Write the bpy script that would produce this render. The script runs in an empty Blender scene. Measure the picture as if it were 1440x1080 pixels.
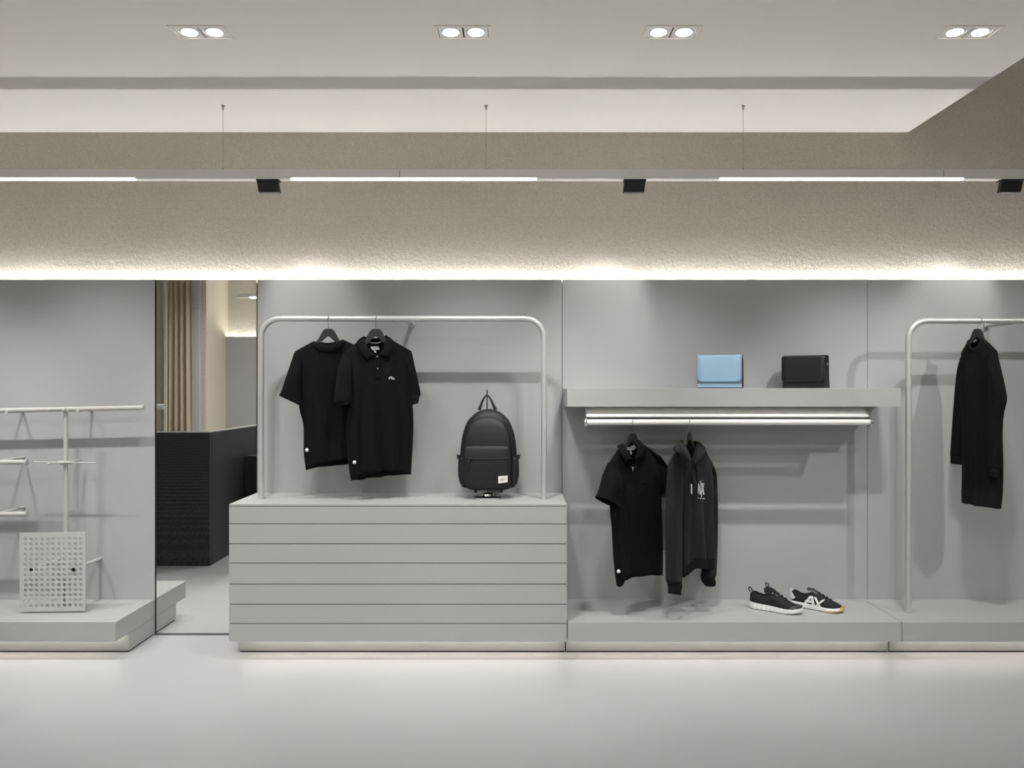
import bpy, bmesh, math, random
from mathutils import Vector, Matrix
from mathutils.bvhtree import BVHTree
random.seed(7)
S = bpy.context.scene
COL = S.collection
pi = math.pi

# ------------------------------------------------------------------ camera, world, exposure
F, CX, CY, CAMY, CAMZ = 1125.0, 722.0, 546.0, -4.5, 1.388
cam = bpy.data.objects.new('camera', bpy.data.cameras.new('camera'))
COL.objects.link(cam)
cam.location = (0, CAMY, CAMZ)
cam.rotation_euler = (pi/2, 0, 0)
cam.data.sensor_width = 36
cam.data.lens = F/1440*36
cam.data.shift_x = -(CX-720)/1440
cam.data.shift_y = (CY-540)/1440
cam.data.clip_start = 0.05
S.camera = cam
w = bpy.data.worlds.new('world'); S.world = w; w.use_nodes = True
w.node_tree.nodes['Background'].inputs[0].default_value = (0.9, 0.95, 1, 1)
w.node_tree.nodes['Background'].inputs[1].default_value = 0.05
S.view_settings.view_transform = 'Standard'
S.view_settings.look = 'None'
S.view_settings.gamma = 1
S.view_settings.exposure = 0.0
S.view_settings.use_curve_mapping = False
try:
    S.cycles.use_denoising = True
    S.cycles.max_bounces = 10
    S.cycles.diffuse_bounces = 6
    S.cycles.sample_clamp_indirect = 6
except Exception:
    pass

# light levels (watts / emission strength), all in one place
P_DOWN = 50      # each lamp of the four downlights by the wall
P_HALL = 16     # recessed lamps over the rest of the shop floor
P_TRACK = 17     # square spotlights on the hanging profile
E_COVE = 58      # strip behind the top of the wall panels
E_PLINTH = 17   # strip under the platforms
P_SIDE = 100      # lamp beyond the right edge of the frame
E_LINE = 2.2     # strip in the hanging profile
CZ = 2.866       # ceiling
WARM = (1.0, 0.992, 0.975)

def hall_lamp(x, y, p, size=0.16):
    L = bpy.data.lights.new('hall_lamp', 'AREA'); L.shape = 'DISK'; L.size = size
    L.energy = p; L.color = WARM; L.spread = math.radians(150)
    o = bpy.data.objects.new('hall_lamp', L); COL.objects.link(o); o.location = (x, y, CZ-0.012)
for hx in (-2.8, -1.0, 0.9):
    for hy in (-3.0, -4.3):
        hall_lamp(hx, hy, P_HALL)

# ------------------------------------------------------------------ helpers
def P(x, y, d):
    """a pixel of the photograph at distance d from the camera plane"""
    return Vector(((x-CX)*d/F, CAMY+d, CAMZ-(y-CY)*d/F))

def lin(c):
    return tuple(((v/255)/12.92 if v/255 <= 0.04045 else ((v/255+0.055)/1.055)**2.4) for v in c)

MATS = {}
def mat(name, rgb, rough=0.6, metal=0.0, var=0.06, vscale=8.0, bump=0.0, bscale=60.0, spec=0.5, emit=None, estr=0.0, stretch=(1, 1, 1), sheen=0.0, coat=0.0, dist=0.004):
    m = bpy.data.materials.new(name); m.use_nodes = True
    nt = m.node_tree; b = nt.nodes['Principled BSDF']
    c = lin(rgb)
    b.inputs['Roughness'].default_value = rough
    b.inputs['Metallic'].default_value = metal
    b.inputs['Specular IOR Level'].default_value = spec
    if sheen:
        b.inputs['Sheen Weight'].default_value = sheen
        b.inputs['Sheen Roughness'].default_value = 0.5
    if coat:
        b.inputs['Coat Weight'].default_value = coat
    tc = nt.nodes.new('ShaderNodeTexCoord'); mp = nt.nodes.new('ShaderNodeMapping')
    mp.inputs['Scale'].default_value = stretch
    nt.links.new(tc.outputs['Object'], mp.inputs[0])
    n = nt.nodes.new('ShaderNodeTexNoise'); n.inputs['Scale'].default_value = vscale; n.inputs['Detail'].default_value = 5
    nt.links.new(mp.outputs[0], n.inputs[0])
    r = nt.nodes.new('ShaderNodeMix'); r.data_type = 'RGBA'
    r.inputs[6].default_value = (*[v*(1-var) for v in c], 1)
    r.inputs[7].default_value = (*[min(1, v*(1+var)) for v in c], 1)
    nt.links.new(n.outputs[0], r.inputs[0]); nt.links.new(r.outputs[2], b.inputs['Base Color'])
    if bump:
        n2 = nt.nodes.new('ShaderNodeTexNoise'); n2.inputs['Scale'].default_value = bscale; n2.inputs['Detail'].default_value = 3
        nt.links.new(mp.outputs[0], n2.inputs[0])
        bp = nt.nodes.new('ShaderNodeBump'); bp.inputs['Strength'].default_value = bump; bp.inputs['Distance'].default_value = dist
        nt.links.new(n2.outputs[0], bp.inputs['Height']); nt.links.new(bp.outputs[0], b.inputs['Normal'])
    if emit:
        b.inputs['Emission Color'].default_value = (*emit, 1)
        b.inputs['Emission Strength'].default_value = estr
    MATS[name] = m
    return m

PANEL = mat('grey_panel', (172, 173, 173), 0.55, var=0.02, vscale=1.2, bump=0.03, bscale=300)
LACQ = mat('grey_lacquer', (174, 174, 172), 0.5, var=0.015, vscale=1.5)
PLASTER = mat('smooth_plaster', (236, 233, 228), 0.9, var=0.015, vscale=1.0, spec=0.2)
RAILM = mat('rail_metal', (200, 200, 198), 0.38, metal=0.35, var=0.02)
WHITEM = mat('white_metal', (232, 231, 227), 0.32, metal=0.08, var=0.01)
PALEG = mat('pale_grey_lacquer', (190, 190, 187), 0.5, var=0.01)
TRIMG = mat('grey_trim', (120, 120, 120), 0.4, metal=0.4, var=0.02)
STAND = mat('stand_lacquer', (192, 192, 188), 0.4, metal=0.1, var=0.01)
CHROME = mat('chrome', (225, 225, 225), 0.12, metal=1.0, var=0.01)
STEEL = mat('hook_steel', (190, 190, 188), 0.25, metal=1.0, var=0.02)
BLACKP = mat('black_plastic', (34, 34, 33), 0.45, var=0.06)
BLACKM = mat('black_metal', (20, 20, 21), 0.5, var=0.05)
HANG = mat('hanger_plastic', (44, 43, 41), 0.5, var=0.08, vscale=30)
DARKGAP = mat('dark_gap', (26, 25, 23), 0.9, var=0.02)
CLOTH = mat('black_jersey', (20, 20, 20), 0.9, var=0.10, vscale=30, bump=0.25, bscale=900, spec=0.12, sheen=0.01, dist=0.001)
PIQUE = mat('black_pique', (18, 18, 18), 0.9, var=0.10, vscale=60, bump=0.4, bscale=1100, spec=0.12, sheen=0.015, dist=0.001)
INKY = mat('inky_cotton', (19, 19, 21), 0.92, var=0.10, vscale=20, bump=0.2, bscale=800, spec=0.12, sheen=0.01, dist=0.001)
FLEECE = mat('charcoal_fleece', (36, 36, 39), 0.95, var=0.12, vscale=25, bump=0.3, bscale=700, spec=0.15, sheen=0.05, dist=0.001)
RIB = mat('rib_knit', (27, 27, 28), 0.95, var=0.2, vscale=90, bump=0.5, bscale=260, spec=0.15, stretch=(1, 1, 0.05), dist=0.002)
NYLON = mat('black_nylon', (28, 28, 29), 0.55, var=0.12, vscale=18, bump=0.25, bscale=35, spec=0.4, dist=0.006)
NYLON2 = mat('dark_nylon', (30, 30, 31), 0.6, var=0.1, vscale=18, bump=0.2, bscale=40, spec=0.4)
WHITE = mat('white_print', (236, 236, 234), 0.7, var=0.01)
WOVEN = mat('woven_label', (232, 231, 228), 0.8, var=0.03, vscale=300)
EMBL = mat('emblem_thread', (176, 180, 174), 0.8, var=0.2, vscale=400)
INK = mat('grey_ink', (120, 120, 120), 0.8, var=0.05)
BLUEL = mat('blue_leather', (148, 182, 206), 0.5, var=0.03, vscale=12, bump=0.08, bscale=500, dist=0.001)
BLUED = mat('blue_leather_edge', (44, 62, 88), 0.6, var=0.05)
BLACKL = mat('black_leather', (29, 29, 28), 0.5, var=0.06, vscale=12, bump=0.1, bscale=500, dist=0.001)
SHOEK = mat('black_mesh', (22, 22, 22), 0.8, var=0.25, vscale=250, bump=0.4, bscale=500, dist=0.001)
SHOEL = mat('shoe_leather', (54, 54, 55), 0.4, var=0.1, vscale=40)
SOLE = mat('white_foam', (240, 240, 238), 0.6, var=0.02)
GUM = mat('gum_rubber', (204, 180, 118), 0.6, var=0.05)
CURT = mat('taupe_curtain', (196, 181, 163), 0.9, var=0.06, vscale=14, spec=0.1, stretch=(1, 1, 0.1))
CREAM = mat('cream_paint', (222, 214, 198), 0.8, var=0.02)
LILAC = mat('pale_door_paint', (205, 202, 202), 0.6, var=0.01)
LEDM = mat('led_diffuser', (255, 252, 244), 0.5, var=0.0, emit=(1, 0.975, 0.93), estr=E_LINE)
COVEM = mat('cove_led', (255, 250, 240), 0.5, var=0.0, emit=(1, 0.985, 0.95), estr=E_COVE)
PLINM = mat('plinth_led', (255, 246, 226), 0.5, var=0.0, emit=(1, 0.935, 0.83), estr=E_PLINTH)
LAMPM = mat('lamp_glass', (255, 255, 250), 0.3, var=0.0, emit=(1, 0.985, 0.95), estr=9.0)
MIRR = mat('mirror_glass', (246, 248, 245), 0.0, metal=1.0, var=0.0)

def stucco():
    m = mat('rough_stucco', (209, 204, 192), 0.75, var=0.05, vscale=3, spec=0.5)
    nt = m.node_tree; b = nt.nodes['Principled BSDF']
    tc = [n for n in nt.nodes if n.type == 'TEX_COORD'][0]
    n1 = nt.nodes.new('ShaderNodeTexNoise'); n1.inputs['Scale'].default_value = 150; n1.inputs['Detail'].default_value = 4; n1.inputs['Roughness'].default_value = 0.72
    v = nt.nodes.new('ShaderNodeTexNoise'); v.inputs['Scale'].default_value = 48; v.inputs['Detail'].default_value = 2
    for k in (n1, v): nt.links.new(tc.outputs['Object'], k.inputs['Vector'])
    a = nt.nodes.new('ShaderNodeMath'); a.operation = 'ADD'
    nt.links.new(n1.outputs[0], a.inputs[0]); nt.links.new(v.outputs[0], a.inputs[1])
    bp = nt.nodes.new('ShaderNodeBump'); bp.inputs['Strength'].default_value = 1.0; bp.inputs['Distance'].default_value = 0.006
    nt.links.new(a.outputs[0], bp.inputs['Height']); nt.links.new(bp.outputs[0], b.inputs['Normal'])
    # grain: mottled colour, painting in the shade of the render coat's crevices
    old = b.inputs['Base Color'].links[0].from_socket
    g = nt.nodes.new('ShaderNodeTexNoise'); g.inputs['Scale'].default_value = 210; g.inputs['Detail'].default_value = 2
    nt.links.new(tc.outputs['Object'], g.inputs['Vector'])
    mr = nt.nodes.new('ShaderNodeMapRange'); mr.inputs[1].default_value = 0.3; mr.inputs[2].default_value = 0.7; mr.inputs[3].default_value = 0.80; mr.inputs[4].default_value = 1.16
    nt.links.new(g.outputs[0], mr.inputs[0])
    mx = nt.nodes.new('ShaderNodeMix'); mx.data_type = 'RGBA'; mx.blend_type = 'MULTIPLY'; mx.inputs[0].default_value = 1.0
    nt.links.new(old, mx.inputs[6]); nt.links.new(mr.outputs[0], mx.inputs[7]); nt.links.new(mx.outputs[2], b.inputs['Base Color'])
    return m
STUCCO = stucco()

def cement():
    m = mat('micro_cement', (178, 177, 178), 0.42, var=0.03, vscale=1.3, spec=0.35, bump=0.02, bscale=9)
    return m
FLOORM = cement()

def black_oak():
    m = mat('black_oak', (24, 24, 24), 0.5, var=0.1)
    nt = m.node_tree; b = nt.nodes['Principled BSDF']
    tc = [n for n in nt.nodes if n.type == 'TEX_COORD'][0]
    mp = nt.nodes.new('ShaderNodeMapping'); mp.inputs['Scale'].default_value = (1.6, 1.6, 1.1)
    nt.links.new(tc.outputs['Object'], mp.inputs[0])
    wv = nt.nodes.new('ShaderNodeTexWave'); wv.wave_type = 'RINGS'
    wv.inputs['Scale'].default_value = 22; wv.inputs['Distortion'].default_value = 5; wv.inputs['Detail'].default_value = 3; wv.inputs['Detail Scale'].default_value = 1.4
    nt.links.new(mp.outputs[0], wv.inputs[0])
    cr = nt.nodes.new('ShaderNodeValToRGB')
    cr.color_ramp.elements[0].position = 0.5; cr.color_ramp.elements[0].color = (*lin((20, 20, 20)), 1)
    cr.color_ramp.elements[1].position = 1.0; cr.color_ramp.elements[1].color = (*lin((46, 46, 45)), 1)
    nt.links.new(wv.outputs[1], cr.inputs[0]); nt.links.new(cr.outputs[0], b.inputs['Base Color'])
    return m
OAK = black_oak()

class MB:
    def __init__(self):
        self.bm = bmesh.new()
    def poly(self, pts):
        vs = [self.bm.verts.new(p) for p in pts]
        return self.bm.faces.new(vs)
    def box(self, x0, x1, y0, y1, z0, z1, bev=0.0):
        b2 = bmesh.new()
        bmesh.ops.create_cube(b2, size=1)
        for v in b2.verts:
            v.co = Vector(((x0+x1)/2+v.co.x*(x1-x0), (y0+y1)/2+v.co.y*(y1-y0), (z0+z1)/2+v.co.z*(z1-z0)))
        if bev:
            bmesh.ops.bevel(b2, geom=list(b2.edges), offset=bev, segments=2, affect='EDGES', profile=0.6)
        self.merge(b2)
        return self
    def merge(self, b2, M=None):
        if M is not None:
            bmesh.ops.transform(b2, matrix=M, verts=b2.verts)
        mp = {v: self.bm.verts.new(v.co) for v in b2.verts}
        for f in b2.faces:
            try: self.bm.faces.new([mp[v] for v in f.verts])
            except ValueError: pass
        b2.free()
    def tube(self, path, r, seg=12, cap=True, close=False):
        path = [Vector(p) for p in path]
        n = len(path); rings = []
        prev = None
        for i in range(n):
            if close: t = path[(i+1) % n]-path[i-1]
            elif i == 0: t = path[1]-path[0]
            elif i == n-1: t = path[-1]-path[-2]
            else: t = (path[i+1]-path[i]).normalized()+(path[i]-path[i-1]).normalized()
            t = t.normalized()
            if prev is None:
                a = Vector((0, 0, 1)) if abs(t.z) < 0.9 else Vector((1, 0, 0))
                nrm = t.cross(a).normalized()
            else:
                nrm = (prev-t*prev.dot(t)).normalized()
            prev = nrm; bn = t.cross(nrm)
            rr = r[i] if isinstance(r, (list, tuple)) else r
            rings.append([self.bm.verts.new(path[i]+nrm*(rr*math.cos(2*pi*k/seg))+bn*(rr*math.sin(2*pi*k/seg))) for k in range(seg)])
        m = n if close else n-1
        for i in range(m):
            A, B = rings[i], rings[(i+1) % n]
            for k in range(seg):
                self.bm.faces.new((A[k], A[(k+1) % seg], B[(k+1) % seg], B[k]))
        if cap and not close:
            self.bm.faces.new(rings[0][::-1]); self.bm.faces.new(rings[-1])
        return self
    def loft(self, rings, cap0=True, cap1=True, closed=True):
        R = [[self.bm.verts.new(p) for p in r] for r in rings]
        m = len(R[0])
        for A, B in zip(R, R[1:]):
            for k in range(m if closed else m-1):
                self.bm.faces.new((A[k], A[(k+1) % m], B[(k+1) % m], B[k]))
        if closed and cap0: self.bm.faces.new(R[0][::-1])
        if closed and cap1: self.bm.faces.new(R[-1])
        return self
    def prism(self, pts, vec, bev=0.0):
        """flat outline pts (3-D) pushed along vec"""
        b2 = bmesh.new(); vec = Vector(vec)
        a = [b2.verts.new(Vector(p)) for p in pts]; b = [b2.verts.new(Vector(p)+vec) for p in pts]
        b2.faces.new(a); b2.faces.new(b[::-1])
        n = len(pts)
        for i in range(n): b2.faces.new((a[i], b[i], b[(i+1) % n], a[(i+1) % n]))
        if bev:
            bmesh.ops.recalc_face_normals(b2, faces=b2.faces)
            bmesh.ops.bevel(b2, geom=list(b2.edges), offset=bev, segments=2, affect='EDGES', profile=0.6)
        self.merge(b2)
        return self
    def sphere(self, c, r, sx=1, sy=1, sz=1, seg=16, rot=None):
        b2 = bmesh.new(); bmesh.ops.create_uvsphere(b2, u_segments=seg, v_segments=max(6, seg//2), radius=1)
        M = Matrix.Translation(Vector(c)) @ (rot.to_4x4() if rot is not None else Matrix.Identity(4)) @ Matrix.Diagonal((r*sx, r*sy, r*sz, 1))
        self.merge(b2, M)
        return self
    def disc(self, c, axis, r, h, seg=24):
        c = Vector(c); a = Vector(axis).normalized()
        return self.tube([c-a*h/2, c+a*h/2], r, seg)
    def build(self, name, m, parent=None, smooth=False, subsurf=0, solid=0.0, weighted=True):
        bm = self.bm
        bmesh.ops.recalc_face_normals(bm, faces=bm.faces)
        org = Vector((0, 0, 0))
        if parent is not None:
            org = world_loc(parent)
        else:
            cs = [v.co for v in bm.verts]
            org = Vector(((min(c.x for c in cs)+max(c.x for c in cs))/2, (min(c.y for c in cs)+max(c.y for c in cs))/2, min(c.z for c in cs)))
        for v in bm.verts: v.co -= org
        me = bpy.data.meshes.new(name); bm.to_mesh(me); bm.free()
        o = bpy.data.objects.new(name, me); COL.objects.link(o)
        me.materials.append(m)
        if parent is not None: o.parent = parent
        else: o.location = org
        if smooth:
            me.polygons.foreach_set('use_smooth', [True]*len(me.polygons))
            if smooth != 'all':
                try: me.set_sharp_from_angle(angle=math.radians(40))
                except Exception: pass
        if subsurf:
            s = o.modifiers.new('subsurf', 'SUBSURF'); s.levels = s.render_levels = subsurf
        if solid:
            s = o.modifiers.new('solid', 'SOLIDIFY'); s.thickness = solid; s.offset = 0
        return o

def world_loc(o):
    l = Vector((0, 0, 0))
    while o is not None:
        l = l+o.location; o = o.parent
    return l

def tag(o, label=None, cat=None, group=None, kind=None):
    if label: o['label'] = label
    if cat: o['category'] = cat
    if group: o['group'] = group
    if kind: o['kind'] = kind
    return o

def thing(name, loc, label, cat, group=None):
    o = bpy.data.objects.new(name, None); COL.objects.link(o); o.location = loc; o.empty_display_size = 0.05
    return tag(o, label, cat, group)

def struct(name, mb, m, parent=None, **kw):
    o = mb.build(name, m, parent, **kw)
    if parent is None: o['kind'] = 'structure'
    return o

def arc(c, r, a0, a1, n, ax=(1, 0, 0), ay=(0, 0, 1)):
    c = Vector(c); ax = Vector(ax); ay = Vector(ay)
    return [c+ax*(r*math.cos(a0+(a1-a0)*i/n))+ay*(r*math.sin(a0+(a1-a0)*i/n)) for i in range(n+1)]

def copy_tree(o, parent=None):
    c = o.copy(); COL.objects.link(c)
    if parent is not None: c.parent = parent
    for ch in list(o.children): copy_tree(ch, c)
    return c

# ------------------------------------------------------------------ room
EDGE = 2.28           # right edge of the ceiling slab
WY = 0.12             # face of the stucco wall
floor = struct('floor', MB().box(-6.2, 7.2, -6.3, 0.3, -0.06, 0.0), FLOORM)
wall_back = struct('wall_back', MB().box(-6.2, 7.2, WY, WY+0.15, 0, 4.3), STUCCO)

# ceiling slab with a cut for each twin downlight, a step up at its right edge
DL = [(283, 45.5), (651.5, 45.5), (944.5, 45.5), (1359, 48)]
DLP = [P(x, y, (CZ-CAMZ)*F/(CY-y)) for x, y in DL]
HW, HD = 0.108, 0.056
xs = sorted([-6.2, EDGE]+[p.x+s*HW for p in DLP for s in (-1, 1)])
ys = sorted(set([-6.3, WY+0.02]+[DLP[0].y+s*HD for s in (-1, 1)]))
DY = DLP[0].y
mb = MB()
for i in range(len(xs)-1):
    for j in range(len(ys)-1):
        hole = (j == 1 and i % 2 == 1)
        if not hole: mb.box(xs[i], xs[i+1], ys[j], ys[j+1], CZ, CZ+0.1)
mb.box(EDGE-0.02, EDGE, -6.3, WY+0.02, CZ+0.1, 4.3)
mb.box(EDGE-0.02, 7.2, -6.3, WY+0.02, 4.3, 4.4)
ceiling = struct('ceiling', mb, PLASTER)
struct('wall_left', MB().box(-6.3, -6.2, -6.3, 0.3, 0, 2.95), STUCCO)
struct('wall_right', MB().box(7.2, 7.3, -6.3, 0.3, 0, 4.4), STUCCO)

# grey panels in front of the stucco; the top edge hides a light strip
PT = 2.0
XM0, XM1 = (219-CX)/250, (361-CX)/250       # mirror
seams = [-6.2, -3.72, XM0-0.003]
spans = [(-6.2, -3.72), (-3.72, XM0-0.004), (XM1+0.002, (790.5-CX)/250), ((790.5-CX)/250, (1220-CX)/250), ((1220-CX)/250, 3.71), (3.71, 5.43), (5.43, 7.2)]
for a, b in spans:
    MB().box(a+0.0012, b-0.0012, 0.0, 0.022, 0.0, PT, 0.0012).build('wall_panel', PANEL, wall_back)
MB().box(-6.2, 7.2, 0.023, 0.03, 0, PT-0.015).build('panel_backing', DARKGAP, wall_back)
MB().box(-6.2, 7.2, WY-0.030, WY-0.014, PT-0.016, PT-0.012).build('led_strip', COVEM, wall_back)

# full-height mirror set between two panels
mir = thing('wall_mirror', ((XM0+XM1)/2, 0, 0), 'tall narrow frameless mirror between grey wall panels beside the drawer counter', 'mirror')
MB().box(XM0+0.004, XM1-0.002, 0.0, 0.02, 0.006, PT-0.001).build('glass', MIRR, mir)
MB().box(XM0-0.003, XM0+0.003, -0.0015, 0.02, 0.0, PT-0.001).build('edge_trim', DARKGAP, mir)
MB().box(XM0+0.004, XM1-0.002, -0.003, 0.02, 0.0, 0.011).build('bottom_trim', TRIMG, mir)

# ------------------------------------------------------------------ what the mirror shows: the other side of the shop
FY = -6.0
XC, YC = -3.743, -5.25
wf = struct('wall_front', MB().box(-6.2, 7.2, FY-0.15, FY, 0, 4.3), STUCCO)
MB().box(XC+0.002, 7.2, FY+0.08, FY+0.10, 0, 2.06).build('wall_panel', PANEL, wf)
MB().box(XC+0.002, 7.2, FY+0.035, FY+0.055, 2.03, 2.05).build('led_strip', COVEM, wf)
MB().box(XC+0.004, 7.2, FY+0.06, FY+0.078, 0, 2.045).build('panel_backing', DARKGAP, wf)
# a wall corner standing forward on the left, with a fitting-room door and curtain
wr_ = MB().box(-6.2, XC, YC-0.15, YC, 0, CZ)
struct('wall_recess', wr_, STUCCO)
struct('wall_return', MB().box(XC-0.02, XC+0.001, FY, YC+0.002, 0, CZ), CREAM)
dr = struct('door_1', MB().box(-3.915, -3.815, YC, YC+0.025, 0, 2.36, 0.002), LILAC)
MB().box(-3.915, -3.815, YC, YC+0.022, 2.368, CZ-0.01, 0.002).build('door_top_panel', LILAC, dr)
# curtain with folds
cu = MB()
rows = []
for z in (0.02, 1.0, 1.8, CZ-0.06):
    row = []
    for i in range(61):
        t = i/60
        x = -4.145+0.275*t
        amp = 0.02*(1.0+0.3*math.sin(z*1.3))
        y = -5.13+amp*math.sin(t*2*pi*4.0+0.25*math.sin(z*2+t*5))+0.012*math.sin(t*23+z)
        row.append((x, y, z))
    rows.append(row)
cu.loft(rows, closed=False)
cu = cu.build('fitting_room_curtain', CURT, smooth='all', solid=0.006)
tag(cu, 'taupe floor-length curtain in soft folds seen in the mirror', 'curtain')
cr = thing('curtain_rail', (-4.0, -5.13, CZ-0.055), 'slim cream rail carrying the taupe curtain under the ceiling, in the mirror', 'rail')
MB().tube([(-4.17, -5.13, CZ-0.045), (-3.85, -5.13, CZ-0.045)], 0.012, 10).build('tube', CREAM, cr)
for bx_ in (-4.13, -3.88):
    MB().box(bx_-0.01, bx_+0.01, -5.14, -5.12, CZ-0.045, CZ).build('bracket', CREAM, cr)
struct('trim_1', MB().box(-4.185, -4.155, YC, -5.08, 0, CZ, 0.003), CREAM)
# cash desk
dk = thing('reception_desk', (-2.8, -2.5, 0), 'black oak reception desk with pale top edge, seen in the mirror', 'desk')
MB().box(-3.9, -2.372, -1.79, -1.748, 0.0, 1.04, 0.002).build('front_panel', OAK, dk)
MB().box(-2.41, -2.37, -3.5, -1.792, 0.0, 1.04, 0.002).build('side_panel', OAK, dk)
MB().box(-3.9, -2.369, -1.792, -1.747, 1.041, 1.049, 0.001).build('top_edge', LACQ, dk)
MB().box(-2.412, -2.369, -3.5, -1.793, 1.041, 1.049, 0.001).build('top_edge', LACQ, dk)
MB().box(-3.9, -2.413, -2.45, -1.793, 0.72, 0.75, 0.002).build('work_top', LACQ, dk)
MB().box(-2.368, -2.12, -3.4, -2.55, 0.0, 0.79, 0.002).build('side_cabinet', OAK, dk)
# hanging profile of the opposite side
op = thing('linear_light', (0.5, -5.6, 2.54), 'long pale linear ceiling light whose end shows high in the mirror', 'light')
MB().box(-3.48, 4.0, -5.63, -5.57, 2.53, 2.585, 0.002).build('housing', WHITEM, op)
MB().box(-3.32, 4.0, -5.57, -5.565, 2.526, 2.54).box(-3.32, 4.0, -5.625, -5.575, 2.522, 2.529).build('diffuser', LEDM, op)
for hx in (-3.2, 0, 3.5):
    MB().tube([(hx, -5.6, 2.585), (hx, -5.6, CZ)], 0.002, 6).build('suspension_wire', STEEL, op)

# ------------------------------------------------------------------ counter and platforms
FR = -0.436
def platform(name, x0, x1, label, side=None, group='low display platforms'):
    t = thing(name, ((x0+x1)/2, FR/2, 0), label, 'platform', group)
    MB().box(x0, x1, FR, -0.001, 0.100, 0.2, 0.0015).build('slab', LACQ, t)
    MB().box(x0+0.001, x1-0.001, -0.295, -0.001, 0.008, 0.0985).build('plinth', LACQ, t)
    MB().box(x0+0.006, x1-0.006, -0.288, -0.006, 0.0, 0.008).build('shadow_gap', DARKGAP, t)
    MB().box(x0+0.03, x1-0.03, -0.323, -0.313, 0.0965, 0.0995).build('led_strip', PLINM, t)
    return t
platform('display_platform', -6.0, -2.021, 'low grey display platform left of the mirror, under the peg stand')
platform('display_platform', 0.276, 1.972, 'low grey display platform below the wall shelf, carrying the sneakers')
platform('display_platform', 1.975, 6.0, 'low grey display platform at the right under the tall clothes rail')

cx0, cx1 = -1.445, 0.272
ct = thing('drawer_counter', ((cx0+cx1)/2, FR/2, 0), 'wide grey counter of flat handleless drawers under the clothes rail with shirts', 'counter')
MB().box(cx0, cx1, FR+0.001, -0.001, 0.789, 0.80, 0.0015).build('counter_top', LACQ, ct)
MB().box(cx0+0.0005, cx1-0.0005, FR+0.024, -0.001, 0.102, 0.788).build('carcass', LACQ, ct)
MB().box(cx0+0.004, cx1-0.004, FR+0.006, FR+0.023, 0.105, 0.787).build('gap_backing', DARKGAP, ct)
dz = [0.788, 0.698, 0.597, 0.499, 0.393, 0.290, 0.192, 0.098]
for a, b in zip(dz, dz[1:]):
    MB().box(cx0, cx1, FR, FR+0.020, b+0.002, a-0.002, 0.0012).build('drawer_front', LACQ, ct)
MB().box(cx0+0.001, cx1-0.001, -0.295, -0.001, 0.008, 0.0985).build('plinth', LACQ, ct)
MB().box(cx0+0.006, cx1-0.006, -0.288, -0.006, 0.0, 0.008).build('shadow_gap', DARKGAP, ct)
MB().box(cx0+0.03, cx1-0.03, -0.323, -0.313, 0.0945, 0.0975).build('led_strip', PLINM, ct)

# ------------------------------------------------------------------ wall shelf with hanging bar
SH = -0.285
sx0, sx1 = (797.5-CX)*4.215/F, (1267-CX)*4.215/F
sh = thing('wall_shelf', ((sx0+sx1)/2, 0, 1.388), 'thick grey wall shelf carrying the two handbags', 'shelf')
MB().box(sx0, sx1, SH, -0.001, CAMZ-0.0975, CAMZ, 0.0015).build('board', LACQ, sh)
hb0, hb1 = (825-CX)*4.2/F, (1223-CX)*4.2/F
hb = thing('hanging_bar', ((hb0+hb1)/2, -0.28, 1.19), 'bright white double hanging bar fixed below the wall shelf', 'clothes bar')
zb = CAMZ-0.0985
MB().tube([(hb0, -0.292, 1.209), (hb1, -0.292, 1.209)], 0.0155, 20).build('round_tube', WHITEM, hb, smooth=True)
# the trough above: a shallow curved channel facing forward and up
prof = [(-0.226, 1.287), (-0.238, 1.277), (-0.252, 1.262), (-0.266, 1.248), (-0.277, 1.240), (-0.277, 1.2365), (-0.258, 1.244), (-0.240, 1.260), (-0.222, 1.280)]
MB().loft([[(x, y, z) for y, z in prof] for x in (hb0, hb1)]).build('channel', WHITEM, hb)
for s, xx in ((-1, hb0), (1, hb1)):
    pts = [(-0.19, zb), (-0.245, zb)]+[(-0.292+0.024*math.cos(a), 1.207+0.024*math.sin(a)) for a in [math.radians(150+k*20) for k in range(11)]]
    pl = MB().prism([(xx, y, z) for y, z in pts], (s*0.004, 0, 0)).build('end_plate', CHROME, hb)
    MB().disc((xx+s*0.008, -0.292, 1.209), (1, 0, 0), 0.022, 0.007, 20).build('end_cap', CHROME, pl, smooth=True)

# ------------------------------------------------------------------ tube rails
def inverted_u(x0, x1, zt, z0, y, rc=0.1):
    p = [(x0, y, z0)]
    p += arc((x0+rc, y, zt-rc), rc, pi, pi/2, 10)
    p += arc((x1-rc, y, zt-rc), rc, pi/2, 0, 10)
    p += [(x1, y, z0)]
    return p
RY, RR = -0.258, 0.0155
def rail(x0, x1, zt, z0, stay, label):
    t = thing('clothes_rail', ((x0+x1)/2, RY, z0), label, 'clothes rail', 'tall tubular clothes rails')
    MB().tube(inverted_u(x0, x1, zt, z0+0.001, RY), RR, 18).build('tube', RAILM, t, smooth=True)
    st = MB().tube([(stay, RY+RR*0.6, zt-0.006), (stay, -0.002, zt-0.006)], 0.011, 12).build('wall_stay', RAILM, t, smooth=True)
    MB().disc((stay, -0.004, zt-0.006), (0, 1, 0), 0.02, 0.006).build('stay_flange', RAILM, st, smooth=True)
    for xx in (x0, x1):
        MB().disc((xx, RY, z0+0.003), (0, 0, 1), RR+0.0035, 0.005).build('foot_ring', RAILM, t, smooth=True)
    for k in (0.03, 0.97) if x1 < 1 else (0.03,):
        xx = x0+0.1+(x1-x0-0.2)*0.0 if k < 0.5 else x1-0.1
        MB().tube([(xx, RY, zt+RR-0.001), (xx, RY, zt+RR+0.012)], 0.0015, 6).build('stop_pin', STEEL, t)
    return t
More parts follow.
